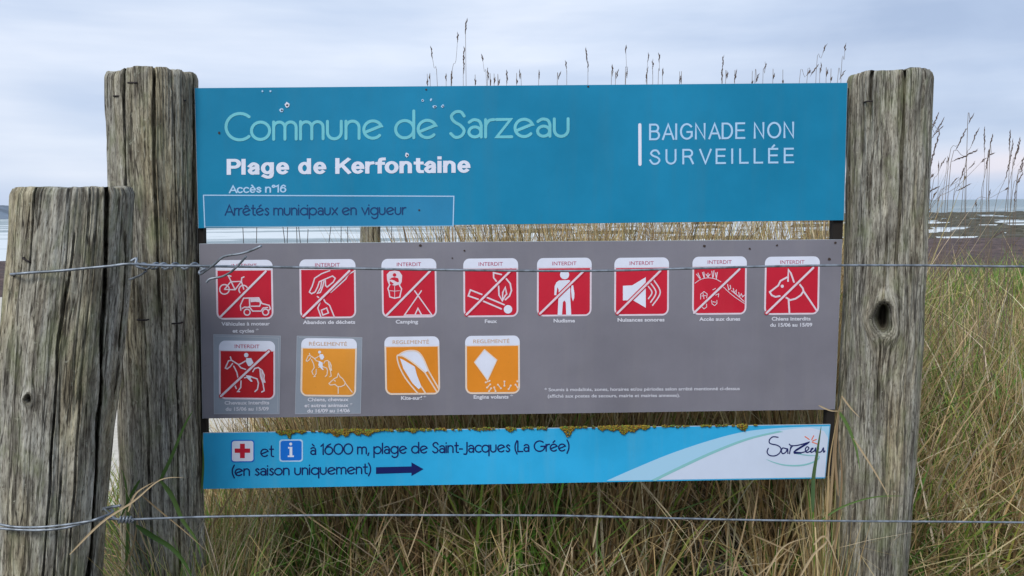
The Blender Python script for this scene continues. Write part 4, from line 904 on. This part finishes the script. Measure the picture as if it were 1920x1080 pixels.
kid(tube('loose_end', path([(193, 955, 1.70), (205, 951, 1.69), (226, 948, 1.68)]), .0028, M['wire']), wb)

# ------------------------------------------------------------------ grass
def blade_mat():
    m, t, b = mat('grass_blades')
    a = N(t, 'ShaderNodeAttribute', attribute_name='tint'); L(t, a.outputs['Color'], b.inputs['Base Color'])
    b.inputs['Roughness'].default_value = .62; b.inputs['Specular IOR Level'].default_value = .35
    tr = N(t, 'ShaderNodeBsdfTranslucent'); L(t, a.outputs['Color'], tr.inputs[0])
    mx = N(t, 'ShaderNodeMixShader'); mx.inputs[0].default_value = .25; L(t, b.outputs[0], mx.inputs[1]); L(t, tr.outputs[0], mx.inputs[2])
    L(t, mx.outputs[0], t.nodes['Material Output'].inputs[0]); return m
M['blade'] = blade_mat()
PAL = {'dry': [(.58, .44, .22), (.62, .50, .28), (.48, .35, .16), (.70, .60, .40), (.36, .25, .11), (.52, .37, .17), (.55, .48, .22)],
       'brown': [(.20, .13, .06), (.28, .19, .09), (.13, .085, .045), (.36, .25, .12), (.42, .31, .17)],
       'green': [(.13, .29, .035), (.17, .34, .05), (.25, .36, .06), (.09, .20, .03), (.33, .38, .08), (.18, .36, .07)]}
def blades(name, x, y, H, W, lean, curl, pal, label, segs=5, zroot=None, kinkp=0.0, jitter=.24, filt=True):
    n = len(x); z0 = ground_z(x, y) - .02 if zroot is None else zroot
    az = rng.uniform(0, 2 * np.pi, n); faz = rng.uniform(0, 2 * np.pi, n)
    t = np.linspace(0, 1, segs + 1)[None, :]
    ln = (lean * rng.uniform(.1, 1.0, n))[:, None]; cu = (curl * rng.uniform(.0, 1.0, n))[:, None]
    ang = ln + cu * t ** 1.5
    kink = rng.random(n) < kinkp; kt = rng.uniform(.35, .8, n)[:, None]; ka = rng.uniform(.7, 2.2, n)[:, None]
    ang = ang + np.where(kink[:, None] & (t > kt), ka, 0)
    dl = (H / segs)[:, None]
    hx = np.concatenate([np.zeros((n, 1)), np.cumsum(np.sin(ang[:, :-1]) * dl, 1)], 1); hz = np.concatenate([np.zeros((n, 1)), np.cumsum(np.cos(ang[:, :-1]) * dl, 1)], 1)
    clr = (x / y > .175) & (x / y < .30) & (y < 3.05) & (rng.random(n) < .90)
    px = x[:, None] + hx * np.cos(az)[:, None]; py = y[:, None] + hx * np.sin(az)[:, None]; pz = z0[:, None] + hz
    bad = ((py < 2.15) & (pz > .78) & (px < .95) & (px > -.85)).any(1)
    keep = ~(bad | clr) if filt else np.ones(n, bool)
    px, py, pz, W, faz = px[keep], py[keep], pz[keep], W[keep], faz[keep]; n = int(keep.sum())
    wdt = (W[:, None] * .5) * (1 - t ** 1.6) + .0003
    sx, sy = np.cos(faz)[:, None] * wdt, np.sin(faz)[:, None] * wdt
    Lft = np.stack([px - sx, py - sy, pz], -1); Rgt = np.stack([px + sx, py + sy, pz], -1)
    V = np.stack([Lft, Rgt], 2).reshape(-1, 3)
    b0 = (np.arange(n) * (segs + 1) * 2)[:, None] + (np.arange(segs) * 2)[None, :]
    Fc = np.stack([b0, b0 + 1, b0 + 3, b0 + 2], -1).reshape(-1, 4)
    P = np.array(pal); c = P[rng.integers(0, len(P), n)] * rng.uniform(1 - jitter * 2, 1 + jitter, (n, 1)) * rng.uniform(.94, 1.06, (n, 3))
    Cc = np.concatenate([np.repeat(c, (segs + 1) * 2, 0), np.ones((n * (segs + 1) * 2, 1))], 1)
    o = fastmesh(name, V, Fc, M['blade'], color=Cc); tag(o, label, 'grass', kind='stuff')
    return o
def sample(n, y0, y1, s0, s1, dens=None, yp=1.0):
    y = y0 + (y1 - y0) * rng.random(n) ** yp; s = rng.uniform(s0, s1, n); x = s * y
    if dens is not None:
        k = rng.random(n) < dens(s, y, x); x, y, s = x[k], y[k], s[k]
    return x, y, s
def hfield(s, y):        # height of the sward
    h = .45 + .30 * sm(-.34, -.2, s) + .42 * sm(-.17, -.04, s)
    h = h - .72 * sm(.39, .46, s)
    return h * (.82 + .36 * vnoise(s * 22, y * 2.0, 91))
def patchy(seed, lo=.35, hi=.65): return lambda s, y, x: .12 + .88 * sm(lo, hi, vnoise(x * 3.2, y * 3.2, seed))
edge = lambda s, y, x: sm(-.39, -.30, s) * .98 + .02 + .5 * (y < 2.9) * sm(-.48, -.4, s) * (s < -.30)
# standing straw
x, y, s = sample(19000, 2.42, 4.6, -.40, .74, edge, 1.25); H = hfield(s, y) * rng.uniform(.5, 1.12, len(x))
blades('dry_grass', x, y, H, rng.uniform(.0024, .0088, len(x)), .34, .6, PAL['dry'] + PAL['brown'][:2], 'straw coloured dead grass standing thick behind and below the boards', kinkp=.14, segs=6)
x, y, s = sample(12000, 2.40, 4.2, -.46, .74, edge, 1.2)
blades('dry_thatch', x, y, rng.uniform(.2, .7, len(x)) * (.5 + hfield(s, y) * .6), rng.uniform(.0022, .0075, len(x)), 1.0, 1.4, PAL['brown'] + PAL['dry'], 'tangled brown thatch of bent and broken grass stems under the boards', kinkp=.35, segs=6)
x, y, s = sample(18000, 2.40, 4.4, -.42, .74, patchy(17, .42, .7), 1.2); H = hfield(s, y) * rng.uniform(.3, .75, len(x))
blades('green_grass', x, y, H, rng.uniform(.004, .012, len(x)), .55, 1.6, PAL['green'], 'green grass blades growing up through the dead straw', segs=6)
# right flank of the dune, in clumps of their own colour and lean
def clumps(name, n, per, y0, y1, s0, s1, hl, W0, W1, lean, curl, pals, label, seed):
    r2 = np.random.default_rng(seed); cy_ = y0 + (y1 - y0) * r2.random(n) ** 1.15; cs = r2.uniform(s0, s1, n); cxx = cs * cy_
    ci = np.repeat(np.arange(n), per); k = len(ci); x = cxx[ci] + r2.normal(0, .055, k) * (1 + .1 * cy_[ci]); y = cy_[ci] + r2.normal(0, .055, k) * (1 + .1 * cy_[ci])
    y = np.maximum(y, 2.42); hs = r2.uniform(hl[0], hl[1], n)[ci] * r2.uniform(.5, 1.15, k)
    pi_ = r2.integers(0, len(pals), n)[ci]
    for q, p_ in enumerate(pals):
        m_ = pi_ == q
        if m_.sum(): blades(name, x[m_], y[m_], hs[m_], r2.uniform(W0, W1, m_.sum()) * (1 + y[m_] * .05), lean, curl, p_, label[q], kinkp=.22, segs=5)
clumps('dry_grass', 450, 46, 2.5, 8.0, .42, .80, (.25, .62), .003, .009, .9, 1.2, [PAL['dry'], PAL['brown'] + PAL['dry'][:2]], ['pale straw clumps covering the dune right of the knot-holed post', 'browner dead clumps on the dune right of the knot-holed post'], 5)
clumps('green_grass', 860, 46, 2.5, 8.0, .42, .80, (.22, .58), .004, .011, .8, 1.6, [PAL['green'], PAL['green'][2:] + [(.2, .21, .06), (.24, .23, .09)]], ['fresh green grass clumps on the dune right of the knot-holed post', 'yellowing green clumps on the dune right of the knot-holed post'], 6)
x, y, s = sample(11000, 2.5, 8.0, .40, .80, None, 1.1)
blades('dry_thatch', x, y, rng.uniform(.15, .45, len(x)), rng.uniform(.003, .008, len(x)) * (1 + y * .05), 1.3, .8, PAL['brown'] + PAL['dry'], 'flattened dead stems between the clumps on the right', kinkp=.3, segs=4)
# coarse pale stems and broken straws standing proud of the rest
x, y, s = sample(1500, 2.36, 2.75, -.40, .74, edge, 1.0)
blades('coarse_straw', x, y, rng.uniform(.2, .62, len(x)), rng.uniform(.004, .0085, len(x)), 1.1, .6, [(.66, .54, .33), (.60, .46, .25), (.50, .37, .20), (.72, .64, .46)], 'coarse pale broken stems at the front of the grass under the boards', kinkp=.55, segs=7)
x, y, s = sample(1300, 2.5, 5.5, .42, .78, None, 1.2)
blades('coarse_straw', x, y, rng.uniform(.3, .85, len(x)), rng.uniform(.004, .009, len(x)), .8, .8, [(.66, .54, .33), (.60, .46, .25), (.50, .37, .20), (.72, .64, .46)], 'coarse pale stems standing out of the grass on the right', kinkp=.4, segs=7)
x, y, s = sample(900, 2.36, 2.8, -.40, .74, patchy(17, .42, .7), 1.0)
blades('broad_green_grass', x, y, rng.uniform(.2, .5, len(x)), rng.uniform(.008, .015, len(x)), .6, 1.6, PAL['green'], 'broad fresh green blades at the front under the boards', segs=8)
# low tufts on the seaward edge, far left and between the posts
x, y, s = sample(5200, 2.6, 6.4, -.68, -.36, lambda s, y, x: .25 + .75 * (s < -.57), 1.0)
blades('green_grass', x, y, rng.uniform(.15, .42, len(x)), rng.uniform(.003, .006, len(x)), .5, 1.1, PAL['green'] + PAL['dry'][:2], 'low mixed grass on the dune edge at the far left', segs=4)
# around the feet of the posts, camera side
x, y, s = sample(1600, 1.86, 2.3, -.45, -.33); blades('dry_grass', x, y, rng.uniform(.25, .62, len(x)), rng.uniform(.0018, .0040, len(x)), .45, .9, PAL['dry'] + PAL['green'][:3], 'loose dry grass at the foot of the tall left post', kinkp=.3)
x, y, s = sample(420, 2.0, 2.3, .36, .40); blades('dry_grass', x, y, rng.uniform(.35, .75, len(x)), rng.uniform(.0018, .0040, len(x)), .16, .3, PAL['dry'] + PAL['green'][:1], 'dry grass tuft between the lowest board and the knot-holed post', kinkp=.2)

# individual flowering stalks (stem + seed head), seen against the sky
M['stem'] = simple('dry_stem', (.17, .135, .105), .8)
M['seed'] = simple('seed_head_brown', (.115, .085, .075), .9, var=.35, scale=200)
def stalk(tip, foot, head, y, group, label, rs=.0012, rh=.0046):
    """tip, foot: pixels; the stem continues past foot down to the ground"""
    r_ = random.Random(int(tip[0] * 13 + tip[1]))
    P1 = at(*tip, y); P0 = at(*foot, y); d = (P0 - P1)
    zg = float(ground_z(P0.x, y)); k = (P1.z - zg) / max(.05, -d.z) if d.z < 0 else 1
    dx = d.x
    G_ = Vector((P0.x + dx * .3, y + r_.uniform(-.1, .1), zg - .02)); root = empty('grass_stalk', G_); tag(root, label, 'grass stalk', group)
    mid = P0 + (G_ - P0) * .45 + Vector((dx * .1, 0, 0))
    bow = Vector((-d.z, 0, d.x)) * r_.uniform(-.04, .04)
    kid(tube('stem', [G_, mid, P0, P1 + d * .5 + bow, P1 + d * .02], rs, M['stem'], res=5, n=4, taper=lambda t: 1 - .6 * t), root)
    L_ = head / max(1, (Vector(foot) - Vector(tip)).length)
    # seed head: overlapping spikelets along the top of the stem
    V = []; Fc = []; c = 0; dn = d.normalized(); side = dn.cross(Vector((0, 1, 0))).normalized(); nsp = max(5, int(head / 2.6))
    for i in range(nsp):
        t = i / (nsp - 1); b_ = P1 + d * L_ * t + bow * 4 * (L_ * t) * (1 - L_ * t); wv = (math.sin(math.pi * (.12 + .82 * t)) ** .7) * (0.6 + .6 * r_.random())
        an = r_.uniform(0, 6.28); o_ = (side * math.cos(an) + Vector((0, 1, 0)) * math.sin(an)) * rh * .45
        ln = .011 * (y / 3.3); a = b_ + dn * ln * .6 + o_ * .2; e = b_ - dn * ln * .7 + o_ * 1.5; m_ = (a + e) * .5; h = rh * wv * .62
        V += [a, m_ + side * h, m_ + Vector((0, h, 0)), m_ - side * h, m_ - Vector((0, h, 0)), e]
        for q in range(4): Fc += [(c, c + 1 + q, c + 1 + (q + 1) % 4), (c + 5, c + 1 + (q + 1) % 4, c + 1 + q)]
        c += 6
    o = mesh('seed_head', V, Fc, M['seed']); kid(o, root)
    return root
ga = 'dry grass stalks rising above the top board'; la = 'thin dry grass stalk with a brown seed head rising above the top board'
def zz(x, y): return (780 + x / 4.174, 20 + y / 4.174)
top_st = [((117, 290), (168, 600), 85), ((328, 180), (278, 600), 60), ((278, 480), (274, 610), 110), ((397, 70), (388, 230), 120), ((378, 290), (370, 600), 200), ((518, 350), (553, 600), 40), ((558, 455), (560, 600), 80), ((583, 540), (580, 600), 45),
    ((615, 530), (612, 600), 40), ((655, 545), (640, 600), 40), ((709, 475), (709, 600), 90), ((812, 468), (824, 600), 60), ((790, 545), (788, 600), 25), ((965, 475), (960, 600), 45), ((1128, 485), (1105, 600), 45), ((1171, 400), (1180, 600), 50), ((1325, 300), (1345, 600), 170), ((1537, 430), (1528, 600), 50),
    ((1582, 470), (1560, 600), 55), ((1640, 280), (1636, 600), 50), ((1655, 450), (1640, 600), 70), ((1820, 340), (1808, 600), 60), ((1812, 450), (1806, 600), 110), ((1853, 390), (1853, 600), 60), ((1902, 340), (1894, 600), 60), ((105, 510), (112, 600), 30), ((90, 545), (90, 600), 35), ((232, 505), (236, 600), 35), ((463, 545), (463, 600), 35)]
lst = [(zz(*a), zz(*b_), h / 4.174) for a, b_, h in top_st]
def z2(x, y): return (1240 + x / 2.8235, 60 + y / 2.8235)
for a, b_, h in [((328, 130), (323, 275), 60), ((322, 200), (320, 275), 60), ((350, 215), (340, 275), 30), ((396, 205), (388, 275), 60), ((552, 165), (537, 272), 35), ((514, 225), (495, 275), 45), ((595, 225), (590, 270), 20), ((873, 68), (820, 210), 40), ((828, 175), (770, 270), 70), ((788, 205), (730, 270), 25),
    ((848, 168), (838, 268), 45), ((880, 205), (872, 265), 25), ((973, 66), (952, 225), 35), ((968, 208), (932, 265), 45), ((100, 240), (97, 280), 35), ((107, 238), (105, 278), 30), ((10, 198), (6, 280), 28), ((645, 258), (643, 272), 12), ((900, 243), (896, 266), 14), ((483, 262), (480, 275), 12)]:
    lst.append((z2(*a), z2(*b_), h / 2.8235))
ORD = [
 'first', 'second', 'third', 'fourth', 'fifth', 'sixth', 'seventh', 'eighth', 'ninth', 'tenth', 'eleventh', 'twelfth', 'thirteenth', 'fourteenth', 'fifteenth', 'sixteenth', 'seventeenth', 'eighteenth', 'nineteenth', 'twentieth', 'twenty-first', 'twenty-second', 'twenty-third', 'twenty-fourth', 'twenty-fifth', 'twenty-sixth', 'twenty-seventh', 'twenty-eighth', 'twenty-ninth', 'thirtieth', 'thirty-first', 'thirty-second', 'thirty-third', 'thirty-fourth']
def lean_word(a, b_):
    q = (a[0] - b_[0]) / max(1, abs(b_[1] - a[1])); return 'right-leaning' if q > .12 else 'left-leaning' if q < -.12 else 'upright'
tall = sorted([k for k in range(len(lst)) if lst[k][0][1] < 133], key=lambda k: lst[k][0][0])
for i, (a, b_, h) in enumerate(lst):
    lab = 'short seed-headed stalk tip just clearing the top edge of the teal board'
    if i in tall: lab = '%s taller %s dry stalk from the left rising above the teal board' % (ORD[tall.index(i)], lean_word(a, b_))
    stalk(a, b_, h, 3.0 + .5 * ((i * 37) % 17) / 17, ga, lab)
tr_ = (1700, 200, 3.373)
def z3(x, y): return (1700 + x / 3.373, 200 + y / 3.373)
gr_ = 'seed headed grass stalks right of the knot holed post'; lr = 'leaning dry grass stalk with a long seed head right of the knot-holed post'
rst = [((423, 50), (385, 120), 60), ((378, 140), (265, 345), 150), ((453, 140), (370, 380), 110), ((372, 370), (290, 640), 100), ((490, 135), (475, 660), 150), ((542, 180), (510, 380), 60), ((522, 270), (470, 600), 130), ((657, 155), (650, 350), 120), ((673, 210), (555, 660), 250), ((720, 200), (625, 640), 180),
    ((742, 315), (690, 520), 80), ((735, 420), (670, 535), 90), ((690, 530), (680, 665), 100), ((445, 275), (280, 350), 170), ((495, 328), (130, 680), 30), ((430, 352), (200, 600), 50), ((322, 450), (200, 590), 65), ((398, 488), (300, 540), 95), ((548, 292), (525, 305), 25), ((200, 40), (142, 165), 130), ((237, 75), (150, 200), 100), ((225, 125), (140, 215), 100),
    ((208, 160), (135, 430), 250), ((240, 330), (160, 540), 60), ((262, 320), (222, 640), 40), ((205, 350), (195, 640), 60), ((165, 430), (125, 500), 20), ((200, 505), (125, 555), 90), ((185, 540), (128, 650), 40), ((370, 440), (368, 700), 20), ((527, 530), (522, 660), 40), ((437, 600), (432, 760), 30), ((605, 790), (540, 830), 80), ((640, 515), (420, 640), 20), ((712, 260), (668, 400), 90), ((740, 360), (700, 470), 60)]
rt = sorted([k for k in range(len(rst)) if rst[k][0][1] < 340 and rst[k][2] >= 60], key=lambda k: rst[k][0][0])
for i, (a, b_, h) in enumerate(rst):
    lab = 'thin small stalk among the leaning stalks right of the knot-holed post'
    if i in rt: lab = '%s long-headed %s stalk from the left, right of the knot-holed post' % (ORD[rt.index(i)], lean_word(a, b_))
    stalk(z3(*a), z3(*b_), h / 3.373, 3.1 + .9 * ((i * 29) % 13) / 13, gr_, lab, rs=.0014, rh=.0050)


# bare stems glimpsed against the sea in the gap below the top board
M['darkstem'] = simple('bare_dark_stem', (.07, .06, .055), .8)
gi = 'bare stems seen against the sea under the top board'
for i, (a, b_) in enumerate([((455, 424), (456, 600)), ((482, 424), (470, 600)), ((540, 424), (525, 600)), ((556, 424), (553, 600)), ((578, 440), (560, 600)), ((530, 430), (545, 600)), ((622, 424), (590, 600)), ((640, 424), (630, 600)), ((652, 424), (645, 600)), ((735, 424), (722, 600)), ((755, 424), (775, 600)), ((560, 434), (572, 600))]):
    yy = 2.9 + .05 * (i % 5); P1 = at(*a, yy); P0 = at(*b_, yy)
    o = tube('dry_stem', [Vector((P0.x, yy, float(ground_z(P0.x, yy)))), P0, (P0 + P1) * .5 + Vector((.006, 0, 0)), P1 + Vector((0, 0, .02))], .0013, M['darkstem'], res=5, n=3)
    tag(o, 'bare dark stem standing behind the boards, seen against the sea', 'stem', gi)

# hand-placed leaves and broken straws close to the camera
def leaf(name, pts, y, w_, col, label, cat='grass blade', dy=0.0, group=None, fold=.25):
    P = crom([at(u, v, y + dy * i) for i, (u, v) in enumerate(pts)], 6); K = len(P); V = []; Fc = []
    for i, p in enumerate(P):
        t = (P[min(i + 1, K - 1)] - P[max(i - 1, 0)]).normalized(); n_ = t.cross(Vector((0, -1, 0))).normalized(); s_ = i / (K - 1)
        ww = w_ * .5 * (min(1, .35 + s_ * 4) * (1 - s_ ** 2.2) + .05)
        V += [p - n_ * ww, p + Vector((0, ww * fold * 2, 0)), p + n_ * ww]
    for i in range(K - 1):
        for k in range(2): Fc.append((3 * i + k, 3 * i + k + 1, 3 * i + 4 + k, 3 * i + 3 + k))
    Cc = np.tile(np.array([*col, 1.0]), (len(V), 1))
    o = fastmesh(name, np.array([v[:] for v in V]), np.array(Fc), M['blade'], color=Cc, smooth=True); tag(o, label, cat, group); return o
G1, G2, S1, S2 = (.075, .15, .035), (.11, .19, .05), (.50, .39, .24), (.38, .28, .16)
leaf('grass_shoot', [(298, 905), (320, 860), (345, 800), (362, 770)], 1.9, .008, G1, 'upright green blade crossing the tall left post at board height')
leaf('grass_shoot', [(300, 900), (322, 930), (342, 975), (366, 1010), (378, 1050)], 1.9, .011, G2, 'green blade arching down the right side of the tall left post')
leaf('grass_shoot', [(255, 985), (285, 1005), (322, 1028), (350, 1062), (365, 1100)], 1.88, .013, G1, 'broad green blade below the coil of the lower wire')
leaf('grass_shoot', [(236, 1080), (240, 980), (236, 910), (228, 880)], 1.97, .008, G2, 'green blade standing in the gap between the two left posts')
leaf('grass_shoot', [(378, 925), (381, 880), (381, 850), (378, 812)], 2.03, .005, G1, 'slim green blade against the left end of the lowest board')
leaf('grass_shoot', [(262, 900), (245, 930), (232, 958), (218, 990)], 1.95, .007, G1, 'short green blade bending over the wire coil')
leaf('grass_straw', [(130, 1040), (190, 980), (250, 940), (300, 900), (345, 895)], 1.60, .0042, S1, 'long pale straw lying across the wire in front of the left posts', 'straw')
leaf('grass_straw', [(240, 960), (255, 925), (290, 903)], 1.75, .004, S1, 'short straw rising to the bend beside the tall left post', 'straw')
leaf('grass_straw', [(262, 925), (300, 958), (345, 995), (395, 1040)], 1.85, .0038, S2, 'pale straw slanting down to the right of the left posts', 'straw')
leaf('grass_straw', [(225, 1085), (248, 1030), (258, 975), (262, 940)], 1.9, .0042, S2, 'straw standing below the wire coil between the left posts', 'straw')
leaf('grass_straw', [(258, 980), (272, 1020), (285, 1050), (282, 1090)], 1.9, .004, S1, 'bent straw hanging below the wire coil', 'straw')
leaf('grass_straw', [(258, 720), (300, 735)], 3.2, .002, S2, 'tiny straw far behind', 'straw') if False else None
# right end of the lowest board
leaf('grass_shoot', [(1524, 960), (1525, 900), (1532, 850), (1540, 798)], 2.0, .010, (.07, .13, .05), 'dark green blade crossing the white end of the lowest board')
leaf('grass_straw', [(1553, 1000), (1560, 900), (1566, 820), (1578, 742)], 1.98, .0065, S2, 'thick dry stalk between the lowest board and the knot-holed post', 'straw')
leaf('grass_straw', [(1572, 930), (1566, 860), (1570, 800), (1577, 745)], 1.97, .006, (.30, .21, .12), 'brown stalk leaning on the foot of the knot-holed post', 'straw')
leaf('grass_straw', [(1548, 1010), (1552, 930), (1556, 860), (1574, 760)], 1.96, .0045, (.45, .33, .17), 'thin tan straw left of the thick stalk beside the knot-holed post', 'straw')
leaf('grass_straw', [(1562, 1040), (1574, 960), (1578, 880), (1568, 800)], 1.985, .006, (.26, .18, .10), 'dark brown straw hugging the left edge of the knot-holed post', 'straw')
leaf('grass_straw', [(1578, 742), (1595, 765), (1612, 783)], 1.97, .004, S1, 'short broken straw tip on the knot-holed post', 'straw')
leaf('grass_straw', [(1600, 822), (1630, 868), (1655, 910), (1667, 935)], 1.97, .0042, S1, 'pale straw slanting across the knot-holed post', 'straw')
leaf('grass_straw', [(1535, 760), (1558, 770), (1582, 770)], 1.98, .0035, S1, 'straw poking out over the lower right corner of the grey board', 'straw')
leaf('grass_shoot', [(1572, 770), (1590, 800), (1605, 840), (1612, 880)], 1.97, .008, G2, 'green blade hanging down the left side of the knot-holed post')
leaf('grass_shoot', [(1540, 975), (1580, 950), (1640, 932), (1700, 930)], 1.97, .005, G2, 'thin green blade arching low across the knot-holed post')
leaf('grass_straw', [(1500, 1082), (1525, 1040), (1552, 1010), (1546, 960)], 1.97, .006, S1, 'pale bent stalk below the white end of the lowest board', 'straw')
leaf('grass_straw', [(1525, 1022), (1550, 1008), (1580, 1085)], 1.96, .005, S1, 'forked pale straw at the bottom beside the knot-holed post', 'straw')
leaf('grass_straw', [(1435, 1080), (1468, 1026), (1520, 1006)], 2.0, .0045, S1, 'pale straw leaning at the bottom right of the gap', 'straw')
rs_ = random.Random(3)
gs = 'loose pale straws criss-crossing below the lowest board'
for i in range(70):
    u = rs_.uniform(395, 1550); v = rs_.uniform(925, 1075); a = rs_.choice([rs_.uniform(-1.2, -.3), rs_.uniform(.3, 1.3), rs_.uniform(1.2, 1.9)]); ln = rs_.uniform(60, 190)
    du, dv = math.cos(a) * ln * .5, math.sin(a) * ln * .5; yy = rs_.uniform(2.2, 2.45)
    vt = max(v - abs(dv), 905)
    c = rs_.choice([S1, S2, (.55, .46, .30), G2, (.30, .21, .12)])
    leaf('grass_straw', [(u - du, v + dv), (u + rs_.uniform(-6, 6), v), (u + du, v - dv)], yy, rs_.uniform(.0025, .0055), c, 'loose straw among the grass below the lowest board', 'straw', group=gs)

# driftwood log and stones at the bottom
def lumpy(name, c, r, m, label, cat, seed, ax=(1, 1, 1)):
    bm = bmesh.new(); bmesh.ops.create_icosphere(bm, subdivisions=4, radius=1)
    for v in bm.verts:
        p = v.co; q = 1 + .28 * (float(fbm(np.array(p.x * 1.6 + seed), np.array(p.y * 1.6 + p.z * 1.3), seed)) - .45) + .06 * (float(vnoise(np.array(p.x * 7), np.array(p.z * 7 + p.y * 5), seed)) - .5)
        v.co = Vector((p.x * r * ax[0] * q, p.y * r * ax[1] * q, p.z * r * ax[2] * q))
    me = bpy.data.meshes.new(name); bm.to_mesh(me); bm.free(); me.polygons.foreach_set('use_smooth', [True] * len(me.polygons))
    o = link(name, me, m); o.location = c; tag(o, label, cat); return o
stone_m = simple('pale_stone', (.40, .39, .34), .9, var=.25, scale=40)
def gpos(u, v, lift=0.0):
    for k in range(400):
        p = at(u, v, 1.5 + k * .01)
        if p.z <= float(ground_z(p.x, p.y)) + lift: return p
    return p
lumpy('stone', gpos(1322, 1024, .012), .028, stone_m, 'pale rounded stone in the grass under the lowest board', 'stone', 4, (1, 1, 1.05))
lumpy('stone', gpos(1440, 1062, .006), .026, stone_m, 'small flat pale stone beside the driftwood log', 'stone', 8, (1.2, 1, .45))
def log(u0, v0, u1, v1, y, r, label, seed):
    a, b_ = gpos(u0, v0, r * .6), gpos(u1, v1, r * .6); nz, nt = 60, 40; V = []; G = []
    d = (b_ - a); L_ = d.length; dn = d.normalized(); s1 = dn.cross(Vector((0, 0, 1))).normalized(); s2 = s1.cross(dn)
    for i in range(nz):
        q = i / (nz - 1); rr = r * (.35 + .65 * min(1, math.sin(math.pi * min(.98, max(.02, q))) * 4) ** .5)
        for j in range(nt):
            t = j / nt * 2 * math.pi; k = 1 + .22 * (float(vnoise(np.array(j / nt * 9), np.array(q * 4), seed, 9)) - .5) - .10 * (abs(float(vnoise(np.array(j / nt * 26), np.array(q * 3), seed + 1, 26)) - .5) < .1)
            V.append((a + d * q + (s1 * math.cos(t) + s2 * math.sin(t)) * rr * k)[:]); G.append((t * r * .5, 0, q * L_))
    ii = np.arange(nz * nt).reshape(nz, nt); jj = np.roll(ii, -1, 1)
    Fc = np.stack([ii[:-1], jj[:-1], jj[1:], ii[1:]], -1).reshape(-1, 4)
    o = fastmesh('driftwood_log', np.array(V), Fc, wood_mat('log_wood', .5, 3.0 + seed, 1.0, .9), smooth=True, vec=np.array(G)); tag(o, label, 'log')
log(1255, 1040, 1440, 1026, 2.55, .018, 'thin mossy driftwood log lying in the grass, upper of two', 3)
log(1300, 1066, 1470, 1056, 2.48, .020, 'thicker mossy driftwood log lying at the bottom edge, lower of two', 9)
